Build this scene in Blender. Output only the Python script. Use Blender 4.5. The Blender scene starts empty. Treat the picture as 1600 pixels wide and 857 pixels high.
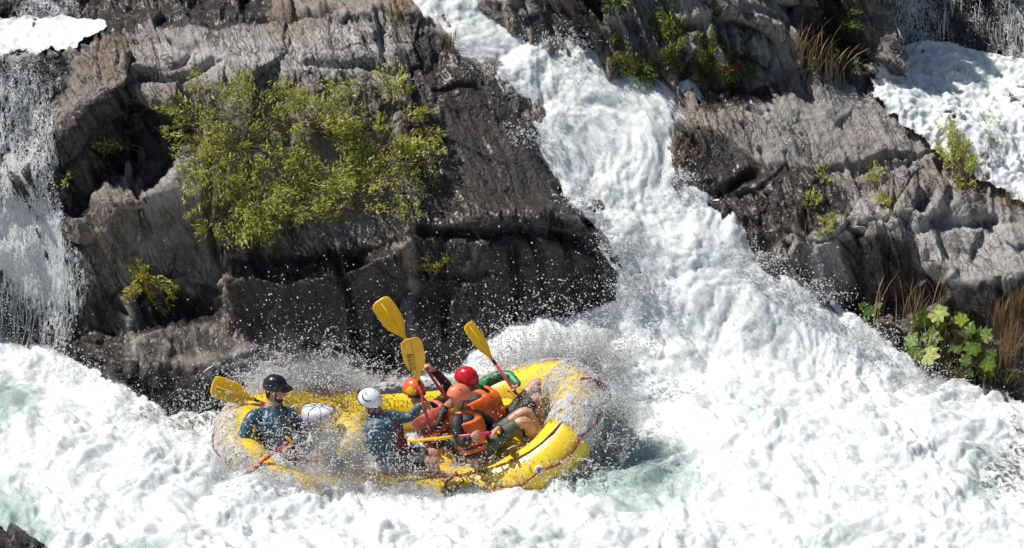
import bpy, bmesh, math, random
import numpy as np
from mathutils import Vector, Matrix, Quaternion
from mathutils.geometry import delaunay_2d_cdt

S = bpy.context.scene
COL = S.collection
rnd = random.Random(7)
R = math.radians

# ------------------------------------------------------------------ camera
PITCH = R(22.0)
F_PX = 6902.0
cam_d = bpy.data.cameras.new('camera')
cam_d.sensor_width = 36.0
cam_d.lens = 36.0 * F_PX / 1600.0
cam_d.clip_start = 1.0
cam_d.clip_end = 2000.0
cam = bpy.data.objects.new('camera', cam_d)
COL.objects.link(cam)
FWD = np.array([0, math.cos(PITCH), -math.sin(PITCH)])
UPV = np.array([0, math.sin(PITCH), math.cos(PITCH)])
_r = FWD - (720 - 428.5) / F_PX * UPV
CAM = np.array([0.0, -40.0, -_r[2] / _r[1] * 40.0])
cam.location = CAM
cam.rotation_euler = (math.pi / 2 - PITCH, 0, 0)
S.camera = cam

# ------------------------------------------------------------------ sky, sun, exposure
SUN_TO = Vector((-0.56, 0.10, 0.90)).normalized()
elev = math.asin(SUN_TO.z)
azim = math.atan2(SUN_TO.x, SUN_TO.y)
W = bpy.data.worlds.new('World')
S.world = W
W.use_nodes = True
nt = W.node_tree
bg = nt.nodes['Background']
sk = nt.nodes.new('ShaderNodeTexSky')
sk.sky_type = 'NISHITA'
sk.sun_disc = False
sk.sun_elevation = elev
sk.sun_rotation = azim
nt.links.new(sk.outputs[0], bg.inputs[0])
bg.inputs[1].default_value = 0.07
sd = bpy.data.lights.new('sun', 'SUN')
sd.energy = 5.0
sd.angle = R(0.5)
sd.color = (1.0, 0.95, 0.87)
sun = bpy.data.objects.new('sun', sd)
sun.rotation_euler = SUN_TO.to_track_quat('Z', 'Y').to_euler()
sun.location = (-20, 12, 36)
COL.objects.link(sun)
S.view_settings.view_transform = 'Standard'
S.view_settings.look = 'None'
S.view_settings.exposure = 0.18
S.view_settings.gamma = 1.0


# ------------------------------------------------------------------ helpers
def at(px, py, Y):
    """world point seen at photo pixel (px,py) on the upright plane y=Y"""
    d = FWD + (px - 800) / F_PX * np.array([1.0, 0, 0]) - (py - 428.5) / F_PX * UPV
    t = (Y + 40.0) / d[1]
    return CAM + d * t


def atz(px, py, z):
    d = FWD + (px - 800) / F_PX * np.array([1.0, 0, 0]) - (py - 428.5) / F_PX * UPV
    t = (z - CAM[2]) / d[2]
    return CAM + d * t


def V(px, py, Y):
    return Vector(at(px, py, Y))


def pix(P):
    """photo pixel of world points (n,3)"""
    q = P - CAM
    dep = q @ FWD
    return 800 + F_PX * q[..., 0] / dep, 428.5 - F_PX * (q @ UPV) / dep


def tag(o, label=None, cat=None, group=None, kind=None):
    if label: o['label'] = label
    if cat: o['category'] = cat
    if group: o['group'] = group
    if kind: o['kind'] = kind
    return o


def empty(name, loc, label=None, cat=None, group=None):
    o = bpy.data.objects.new(name, None)
    o.location = loc
    o.empty_display_size = 0.1
    COL.objects.link(o)
    return tag(o, label, cat, group)


def link(name, me, parent=None, mats=()):
    o = bpy.data.objects.new(name, me)
    COL.objects.link(o)
    for m in mats: me.materials.append(m)
    if parent is not None:
        o.parent = parent
        o.matrix_parent_inverse = Matrix.Translation(-Vector(parent.location)) if parent.type == 'EMPTY' else Matrix()
    return o


def mesh_np(name, verts, faces, smooth=True):
    """verts (n,3), faces (m,k) arrays, k=3 or 4"""
    me = bpy.data.meshes.new(name)
    verts = np.asarray(verts, np.float32)
    faces = np.asarray(faces, np.int32)
    k = faces.shape[1]
    me.vertices.add(len(verts))
    me.vertices.foreach_set('co', verts.ravel())
    me.loops.add(faces.size)
    me.loops.foreach_set('vertex_index', faces.ravel())
    me.polygons.add(len(faces))
    me.polygons.foreach_set('loop_start', np.arange(0, faces.size, k, dtype=np.int32))
    me.polygons.foreach_set('loop_total', np.full(len(faces), k, np.int32))
    me.polygons.foreach_set('use_smooth', np.full(len(faces), smooth, bool))
    me.update(calc_edges=True)
    return me


def set_attr(me, name, arr):
    a = me.attributes.new(name, 'FLOAT', 'POINT')
    a.data.foreach_set('value', np.asarray(arr, np.float32))


# ---- numpy noise
_rs = np.random.RandomState(11)
_perm = np.concatenate([_rs.permutation(256)] * 3).astype(np.int32)
_g = _rs.normal(size=(256, 3)); _g /= np.linalg.norm(_g, axis=1)[:, None]
_g = _g.astype(np.float32)
_rv = _rs.rand(256, 3).astype(np.float32)


def perlin(P):
    P = np.asarray(P, np.float32)
    i = np.floor(P).astype(np.int32); f = P - i
    i &= 255
    u = f * f * f * (f * (f * 6 - 15) + 10)
    out = 0
    for dx in (0, 1):
        wx = u[:, 0] if dx else 1 - u[:, 0]
        hx = _perm[i[:, 0] + dx]
        for dy in (0, 1):
            wy = u[:, 1] if dy else 1 - u[:, 1]
            hy = _perm[hx + i[:, 1] + dy]
            for dz in (0, 1):
                wz = u[:, 2] if dz else 1 - u[:, 2]
                h = _perm[hy + i[:, 2] + dz]
                g = _g[h]
                out = out + wx * wy * wz * (g[:, 0] * (f[:, 0] - dx) + g[:, 1] * (f[:, 1] - dy) + g[:, 2] * (f[:, 2] - dz))
    return out * 1.6


def fbm(P, octaves=4, gain=0.5, lac=2.03, ridge=False, billow=False):
    P = np.asarray(P, np.float32); s = 0; a = 1.0
    for k in range(octaves):
        n = perlin(P * lac ** k + 17.3 * k)
        if ridge: n = 1 - 2 * np.abs(n)
        if billow: n = 2 * np.abs(n) - 0.6
        s = s + a * n; a *= gain
    return s


def worley(P):
    """F1, F2 and the id hash of the nearest cell"""
    P = np.asarray(P, np.float32)
    i = np.floor(P).astype(np.int32); f = P - i
    n = len(P)
    f1 = np.full(n, 9.0, np.float32); f2 = f1.copy(); cid = np.zeros(n, np.int32); off = np.zeros((n, 3), np.float32)
    for dx in (-1, 0, 1):
        for dy in (-1, 0, 1):
            for dz in (-1, 0, 1):
                h = _perm[_perm[_perm[(i[:, 0] + dx) & 255] + ((i[:, 1] + dy) & 255)] + ((i[:, 2] + dz) & 255)]
                q = _rv[h] + np.array([dx, dy, dz], np.float32) - f
                d = np.sqrt((q * q).sum(1))
                m = d < f1
                f2 = np.where(m, f1, np.minimum(f2, d))
                cid = np.where(m, h, cid); f1 = np.where(m, d, f1); off[m] = q[m]
    return f1, f2, cid, off


def inpoly(x, y, poly):
    c = np.zeros(x.shape, bool)
    n = len(poly)
    for i in range(n):
        x1, y1 = poly[i]; x2, y2 = poly[i - 1]
        if y1 == y2: continue
        c ^= ((y1 > y) != (y2 > y)) & (x < (x2 - x1) * (y - y1) / (y2 - y1) + x1)
    return c


def blur(a, r):
    if r < 1: return a
    for ax in (0, 1):
        for _ in range(2):
            p = np.pad(a, [(r + 1, r) if k == ax else (0, 0) for k in (0, 1)], mode='edge')
            c = np.cumsum(p, axis=ax, dtype=np.float64)
            if ax == 0: a = (c[2 * r + 1:] - c[:-2 * r - 1]) / (2 * r + 1)
            else: a = (c[:, 2 * r + 1:] - c[:, :-2 * r - 1]) / (2 * r + 1)
    return a


# ------------------------------------------------------------------ node materials
def new_mat(name):
    m = bpy.data.materials.new(name); m.use_nodes = True
    t = m.node_tree
    return m, t, t.nodes['Principled BSDF'], t.nodes['Material Output']


class NT:
    def __init__(s, t): s.t = t
    def n(s, kind, **kw):
        o = s.t.nodes.new(kind)
        for k, v in kw.items(): setattr(o, k, v)
        return o
    def l(s, a, b): s.t.links.new(a, b)
    def val(s, x, sock):
        if isinstance(x, (int, float)): sock.default_value = (x, x, x, 1) if sock.type == 'RGBA' else x
        elif isinstance(x, (tuple, list)): sock.default_value = (*x, 1)[:4] if sock.type == 'RGBA' else x
        else: s.l(x, sock)
    def math(s, op, a, b=0.0, clamp=False):
        o = s.n('ShaderNodeMath', operation=op, use_clamp=clamp)
        s.val(a, o.inputs[0]); s.val(b, o.inputs[1]); return o.outputs[0]
    def mix(s, f, a, b, mode='MIX'):
        o = s.n('ShaderNodeMix', data_type='RGBA', blend_type=mode)
        s.val(f, o.inputs[0]); s.val(a, o.inputs[6]); s.val(b, o.inputs[7]); return o.outputs[2]
    def noise(s, vec, scale, detail=4, rough=0.55, dist=0.0):
        o = s.n('ShaderNodeTexNoise'); s.l(vec, o.inputs['Vector'])
        o.inputs['Scale'].default_value = scale; o.inputs['Detail'].default_value = detail
        o.inputs['Roughness'].default_value = rough; o.inputs['Distortion'].default_value = dist
        return o.outputs['Fac']
    def ramp(s, f, *st):
        o = s.n('ShaderNodeValToRGB'); s.l(f, o.inputs[0])
        e = o.color_ramp.elements
        while len(e) < len(st): e.new(0.5)
        for k, (p, c) in enumerate(st):
            e[k].position = p
            e[k].color = (c, c, c, 1) if isinstance(c, (int, float)) else (*c, 1)
        return o.outputs[0]
    def attr(s, name):
        o = s.n('ShaderNodeAttribute', attribute_name=name); return o.outputs['Fac']
    def pos(s): return s.n('ShaderNodeNewGeometry').outputs['Position']
    def obj(s): return s.n('ShaderNodeTexCoord').outputs['Object']
    def map(s, vec, scale=(1, 1, 1), rot=(0, 0, 0), loc=(0, 0, 0)):
        o = s.n('ShaderNodeMapping'); s.l(vec, o.inputs[0])
        o.inputs['Scale'].default_value = scale; o.inputs['Rotation'].default_value = rot
        o.inputs['Location'].default_value = loc; return o.outputs[0]
    def bump(s, h, strength, dist, normal=None):
        o = s.n('ShaderNodeBump'); s.l(h, o.inputs['Height'])
        o.inputs['Strength'].default_value = strength; o.inputs['Distance'].default_value = dist
        if normal is not None: s.l(normal, o.inputs['Normal'])
        return o.outputs[0]


def simple_mat(name, col, rough=0.5, var=0.12, scale=9.0, bump=0.0, bscale=60.0, wear=None, spec=0.5, metal=0.0):
    m, t, b, out = new_mat(name); N = NT(t)
    p = N.obj()
    n = N.noise(p, scale, 5, 0.6)
    dark = tuple(c * (1 - var * 2) for c in col); lite = tuple(min(1, c * (1 + var * 1.5)) for c in col)
    c = N.ramp(n, (0.3, dark), (0.7, lite))
    if wear:
        w = N.ramp(N.noise(p, scale * 3.1, 6, 0.7), (0.58, 0.0), (0.7, 1.0))
        c = N.mix(N.math('MULTIPLY', w, 0.6), c, wear)
    N.l(c, b.inputs['Base Color'])
    b.inputs['Roughness'].default_value = rough
    b.inputs['Metallic'].default_value = metal
    b.inputs['Specular IOR Level'].default_value = spec
    if bump:
        N.l(N.bump(N.noise(p, bscale, 3), bump, 0.01), b.inputs['Normal'])
    return m


FOL = np.array([0.92, 0.12, 0.36]); FOL /= np.linalg.norm(FOL)       # normal of the slate layers


def rock_mat():
    m, t, b, out = new_mat('slate_rock'); N = NT(t)
    p = N.pos()
    # coordinates squeezed across the slate layers: long streaks
    rot = Vector((1, 0, 0)).rotation_difference(Vector(FOL)).inverted().to_euler()
    q = N.map(N.map(p, rot=tuple(rot)), scale=(9.0, 0.9, 0.9))
    streak = N.noise(q, 2.6, 10, 0.72, 0.25)
    q2 = N.map(N.map(p, rot=tuple(rot)), scale=(5.0, 0.8, 0.8))
    streak2 = N.noise(q2, 7.0, 8, 0.7, 0.2)
    big = N.noise(p, 0.9, 4, 0.55)
    mid = N.noise(p, 4.2, 7, 0.68)
    fine = N.noise(p, 26.0, 6, 0.7)
    def cracks(vec, scale, w):
        o = N.n('ShaderNodeTexVoronoi', feature='DISTANCE_TO_EDGE'); N.l(vec, o.inputs['Vector']); o.inputs['Scale'].default_value = scale
        return N.ramp(o.outputs['Distance'], (0.0, 1.0), (w, 0.0))
    wq = N.n('ShaderNodeVectorMath', operation='ADD'); nz = N.n('ShaderNodeTexNoise'); N.l(p, nz.inputs['Vector']); nz.inputs['Scale'].default_value = 5.0; nz.inputs['Detail'].default_value = 5
    sc = N.n('ShaderNodeVectorMath', operation='SCALE'); N.l(nz.outputs['Color'], sc.inputs[0]); sc.inputs['Scale'].default_value = 0.22
    N.l(p, wq.inputs[0]); N.l(sc.outputs[0], wq.inputs[1])
    qc = N.map(N.map(wq.outputs[0], rot=tuple(rot)), scale=(2.6, 0.8, 0.8))
    qd = N.map(N.map(wq.outputs[0], rot=tuple(rot)), scale=(4.0, 0.7, 0.7))
    gate = N.ramp(N.noise(p, 1.6, 3), (0.40, 0.15), (0.58, 1.0))
    ck = N.math('MULTIPLY', N.math('MAXIMUM', cracks(qc, 1.9, 0.035), N.math('MULTIPLY', cracks(qd, 5.0, 0.07), 0.8)), gate)
    pits = N.ramp(N.noise(p, 44.0, 4, 0.7), (0.56, 0.0), (0.66, 1.0))
    wet = N.attr('wet'); rust = N.attr('rust'); pale_lit = N.attr('pale')  # wet also carries painted shade, pale also carries painted sunlight
    g = N.ramp(streak, (0.30, (0.072, 0.066, 0.060)), (0.44, (0.205, 0.192, 0.178)), (0.58, (0.345, 0.325, 0.302)), (0.74, (0.52, 0.495, 0.465)))
    g = N.mix(N.math('MULTIPLY', N.ramp(mid, (0.35, 0.0), (0.7, 1.0)), 0.6), g, (0.34, 0.33, 0.325))
    g = N.mix(N.ramp(fine, (0.56, 0.0), (0.72, 0.6)), g, (0.075, 0.07, 0.068))
    g = N.mix(N.math('MULTIPLY', pale_lit, N.ramp(mid, (0.32, 0.0), (0.56, 1.0))), g, (0.49, 0.475, 0.455))
    tan = N.ramp(N.noise(p, 1.7, 5, 0.6), (0.42, 0.0), (0.58, 1.0))
    g = N.mix(N.math('MULTIPLY', N.math('SUBTRACT', tan, pale_lit, clamp=True), 0.6), g, N.mix(streak2, (0.16, 0.12, 0.085), (0.42, 0.33, 0.25)))
    # iron staining
    ru = N.math('ADD', N.math('MULTIPLY', N.ramp(big, (0.52, 0.0), (0.68, 1.0)), 0.3), rust, clamp=True)
    ru = N.math('MULTIPLY', ru, N.ramp(streak2, (0.40, 0.0), (0.60, 1.0)))
    g = N.mix(N.math('MULTIPLY', ru, 0.8), g, N.mix(N.ramp(fine, (0.4, 0.0), (0.6, 1.0)), (0.20, 0.105, 0.045), (0.30, 0.21, 0.12)))
    g = N.mix(N.math('MULTIPLY', pits, 0.3), g, (0.07, 0.065, 0.062))
    g = N.mix(N.math('MULTIPLY', ck, 0.85), g, (0.025, 0.022, 0.02))
    # wet film darkens and makes it shine; its mask also holds painted shade
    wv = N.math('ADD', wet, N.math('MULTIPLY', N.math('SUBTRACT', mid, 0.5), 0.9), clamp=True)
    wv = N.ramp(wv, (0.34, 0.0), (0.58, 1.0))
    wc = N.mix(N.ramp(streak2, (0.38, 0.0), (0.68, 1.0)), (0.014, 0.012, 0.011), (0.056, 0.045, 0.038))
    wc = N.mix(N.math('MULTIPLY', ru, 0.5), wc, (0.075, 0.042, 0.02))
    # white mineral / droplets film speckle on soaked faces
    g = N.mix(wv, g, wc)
    N.l(g, b.inputs['Base Color'])
    rr = N.mix(wv, N.ramp(fine, (0.3, 0.62), (0.7, 0.85)), N.ramp(mid, (0.35, 0.13), (0.65, 0.42)))
    N.l(rr, b.inputs['Roughness'])
    N.l(N.math('MULTIPLY', wv, 0.25), b.inputs['Coat Weight']); b.inputs['Coat Roughness'].default_value = 0.3
    b.inputs['Specular IOR Level'].default_value = 0.5
    h = N.math('ADD', N.math('MULTIPLY', streak, 1.0), N.math('MULTIPLY', N.noise(p, 11.0, 8, 0.66), 0.9))
    h = N.math('SUBTRACT', h, N.math('ADD', N.math('MULTIPLY', ck, 0.6), N.math('MULTIPLY', pits, 0.15)))
    n1 = N.bump(h, 0.9, 0.036)
    n2 = N.bump(N.math('ADD', fine, N.math('MULTIPLY', streak2, 0.8)), 0.7, 0.016, n1)
    N.l(n2, b.inputs['Normal'])
    return m


def foam_mat():
    m, t, b, out = new_mat('whitewater'); N = NT(t)
    p = N.pos()
    green = N.attr('calm_shade'); thin = N.attr('thin')
    fm = N.map(N.map(p, rot=tuple(Vector((0.48, -0.62, -0.62)).rotation_difference(Vector((0, 0, 1))).to_euler())), scale=(1.0, 1.0, 0.38))
    a = N.noise(p, 3.2, 6, 0.62, 0.5)
    f = N.noise(fm, 17.0, 7, 0.68, 0.8)
    k = N.math('ADD', green, N.math('MULTIPLY', N.math('SUBTRACT', a, 0.5), 1.3))
    k = N.math('ADD', k, N.math('MULTIPLY', N.math('SUBTRACT', f, 0.5), 0.9), clamp=True)
    k = N.ramp(k, (0.34, 0.0), (0.95, 1.0))
    th = N.math('ADD', thin, N.math('MULTIPLY', N.math('SUBTRACT', f, 0.5), 2.2), clamp=True)
    th = N.ramp(th, (0.42, 0.0), (0.75, 1.0))
    # streaks with less air in them, along drawn out threads
    th1 = N.math('ABSOLUTE', N.math('SUBTRACT', N.noise(fm, 6.5, 6, 0.66, 1.6), 0.5))
    th2 = N.math('ABSOLUTE', N.math('SUBTRACT', N.noise(fm, 19.0, 5, 0.66, 1.2), 0.5))
    ra = N.ramp(th1, (0.02, 1.0), (0.16, 0.0)); rb = N.ramp(th2, (0.02, 1.0), (0.15, 0.0))
    ai = N.math('MULTIPLY', N.math('ADD', N.math('MULTIPLY', ra, 0.5), N.math('MULTIPLY', rb, 0.5)), N.ramp(a, (0.36, 0.15), (0.6, 1.0)))
    gr = N.ramp(N.noise(fm, 62.0, 5, 0.75, 0.8), (0.36, 0.0), (0.60, 1.0))
    gr2 = N.ramp(N.noise(p, 120.0, 3, 0.7), (0.38, 0.0), (0.58, 1.0))
    wh = N.mix(N.math('MULTIPLY', gr, N.math('ADD', N.math('MULTIPLY', gr2, 0.5), 0.5)), (0.72, 0.74, 0.75), (0.87, 0.878, 0.885))
    c = N.mix(ai, wh, (0.56, 0.62, 0.615))
    c = N.mix(k, c, (0.36, 0.46, 0.425))
    c = N.mix(th, c, (0.055, 0.047, 0.042))
    N.l(c, b.inputs['Base Color'])
    N.l(N.mix(k, 0.55, 0.12), b.inputs['Roughness'])
    b.inputs['Specular IOR Level'].default_value = 0.35
    b.inputs['Subsurface Weight'].default_value = 0.65
    b.inputs['Subsurface Radius'].default_value = (1.0, 1.0, 1.0)
    b.inputs['Subsurface Scale'].default_value = 0.08
    vor = N.n('ShaderNodeTexVoronoi', feature='SMOOTH_F1'); N.l(N.map(p, scale=(1, 1, 1)), vor.inputs['Vector'])
    vor.inputs['Scale'].default_value = 16.0
    h = N.math('ADD', N.math('MULTIPLY', f, 1.0), N.math('MULTIPLY', N.noise(p, 52.0, 5, 0.7, 0.6), 0.45))
    h = N.math('SUBTRACT', h, N.math('MULTIPLY', vor.outputs['Distance'], 0.35))
    h = N.math('ADD', h, N.math('MULTIPLY', N.noise(p, 130.0, 3, 0.7), 0.25))
    N.l(N.bump(h, 0.65, 0.022), b.inputs['Normal'])
    return m


def falls_mat():
    """thin falling sheet: laced white threads with gaps that let the wet rock show"""
    m, t, b, out = new_mat('falling_water'); N = NT(t)
    p = N.pos()
    th = N.attr('thin')
    q = N.map(p, scale=(3.0, 3.0, 0.75))
    w = N.noise(q, 3.0, 4, 0.6, 0.6)
    ring = N.math('SUBTRACT', 1.0, N.math('ABSOLUTE', N.math('MULTIPLY', N.math('SUBTRACT', N.noise(q, 5.2, 3, 0.6, 1.3), 0.5), 15.0)), clamp=True)
    ring2 = N.math('SUBTRACT', 1.0, N.math('ABSOLUTE', N.math('MULTIPLY', N.math('SUBTRACT', N.noise(q, 10.0, 4, 0.62, 1.0), 0.5), 14.0)), clamp=True)
    a = N.math('MAXIMUM', ring, N.math('MULTIPLY', ring2, 0.9))
    a = N.math('ADD', a, N.math('MULTIPLY', N.math('SUBTRACT', w, 0.5), 2.0))
    a = N.math('SUBTRACT', N.math('ADD', a, 0.88), N.math('MULTIPLY', th, 1.5), clamp=True)
    a = N.ramp(a, (0.32, 0.0), (0.75, 0.95))
    b.inputs['Base Color'].default_value = (0.94, 0.95, 0.96, 1)
    b.inputs['Roughness'].default_value = 0.35
    N.l(N.bump(N.math('ADD', ring, ring2), 0.7, 0.03), b.inputs['Normal'])
    tr = N.n('ShaderNodeBsdfTransparent')
    mx = N.n('ShaderNodeMixShader')
    N.l(a, mx.inputs[0]); N.l(tr.outputs[0], mx.inputs[1]); N.l(b.outputs[0], mx.inputs[2])
    N.l(mx.outputs[0], out.inputs[0])
    return m


M_ROCK = rock_mat()
M_FOAM = foam_mat()
M_FALL = falls_mat()

# ------------------------------------------------------------------ relief: the gorge as a sheet over a slope of 48 degrees
TILT = R(48.0)
DV = np.array([0, math.cos(TILT), math.sin(TILT)])
DN = np.array([0, -math.sin(TILT), math.cos(TILT)])
STEP = 0.016
U0, U1, V0, V1 = -6.7, 6.9, -3.4, 6.9
us = np.arange(U0, U1, STEP); vs = np.arange(V0, V1, STEP)
NU, NV = len(us), len(vs)


def relief(polys, points=()):
    """height field over the slope from world polylines (creases) and loose points given as (px, py, Y)"""
    pts, edges, key = [], [], {}
    def add(p):
        k = (round(p[0], 1), round(p[1], 1), round(p[2], 3))
        if k not in key:
            w = at(*p)
            key[k] = len(pts); pts.append((w[0], w @ DV, w @ DN))
        return key[k]
    for pl in polys:
        ids = [add(p) for p in pl]
        edges += list(zip(ids[:-1], ids[1:]))
    for p in points: add(p)
    v2 = [Vector((p[0], p[1])) for p in pts]
    ov, oe, of, vo, eo, fo = delaunay_2d_cdt(v2, edges, [], 0, 1e-4)
    H = np.array([p[2] for p in pts])
    # heights of output verts: mean of their sources; crossings of creases take the nearest inputs
    hz = []
    src = np.array([(p[0], p[1]) for p in pts])
    for i, v in enumerate(ov):
        if vo[i]: hz.append(np.mean([H[j] for j in vo[i]]))
        else:
            d = np.hypot(src[:, 0] - v.x, src[:, 1] - v.y)
            j = np.argsort(d)[:3]; w = 1 / (d[j] + 1e-3)
            hz.append((H[j] * w).sum() / w.sum())
    G = np.full((NV, NU), np.nan)
    for f in of:
        if len(f) != 3: continue
        a, b, c = [np.array([ov[i].x, ov[i].y]) for i in f]
        lo = np.minimum(np.minimum(a, b), c); hi = np.maximum(np.maximum(a, b), c)
        i0 = max(0, int((lo[0] - U0) / STEP)); i1 = min(NU, int((hi[0] - U0) / STEP) + 2)
        j0 = max(0, int((lo[1] - V0) / STEP)); j1 = min(NV, int((hi[1] - V0) / STEP) + 2)
        if i1 <= i0 or j1 <= j0: continue
        X, Yv = np.meshgrid(us[i0:i1], vs[j0:j1])
        den = (b[1] - c[1]) * (a[0] - c[0]) + (c[0] - b[0]) * (a[1] - c[1])
        if abs(den) < 1e-12: continue
        w1 = ((b[1] - c[1]) * (X - c[0]) + (c[0] - b[0]) * (Yv - c[1])) / den
        w2 = ((c[1] - a[1]) * (X - c[0]) + (a[0] - c[0]) * (Yv - c[1])) / den
        w3 = 1 - w1 - w2
        m = (w1 >= -1e-6) & (w2 >= -1e-6) & (w3 >= -1e-6)
        z = w1 * hz[f[0]] + w2 * hz[f[1]] + w3 * hz[f[2]]
        sub = G[j0:j1, i0:i1]; sub[m] = z[m]
    return G


def fill_nan(G):
    for _ in range(3):
        for ax in (0, 1):
            for rev in (False, True):
                A = G if ax == 0 else G.T
                A = A[::-1] if rev else A
                for i in range(1, len(A)):
                    m = np.isnan(A[i]); A[i][m] = A[i - 1][m]
    return G


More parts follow.
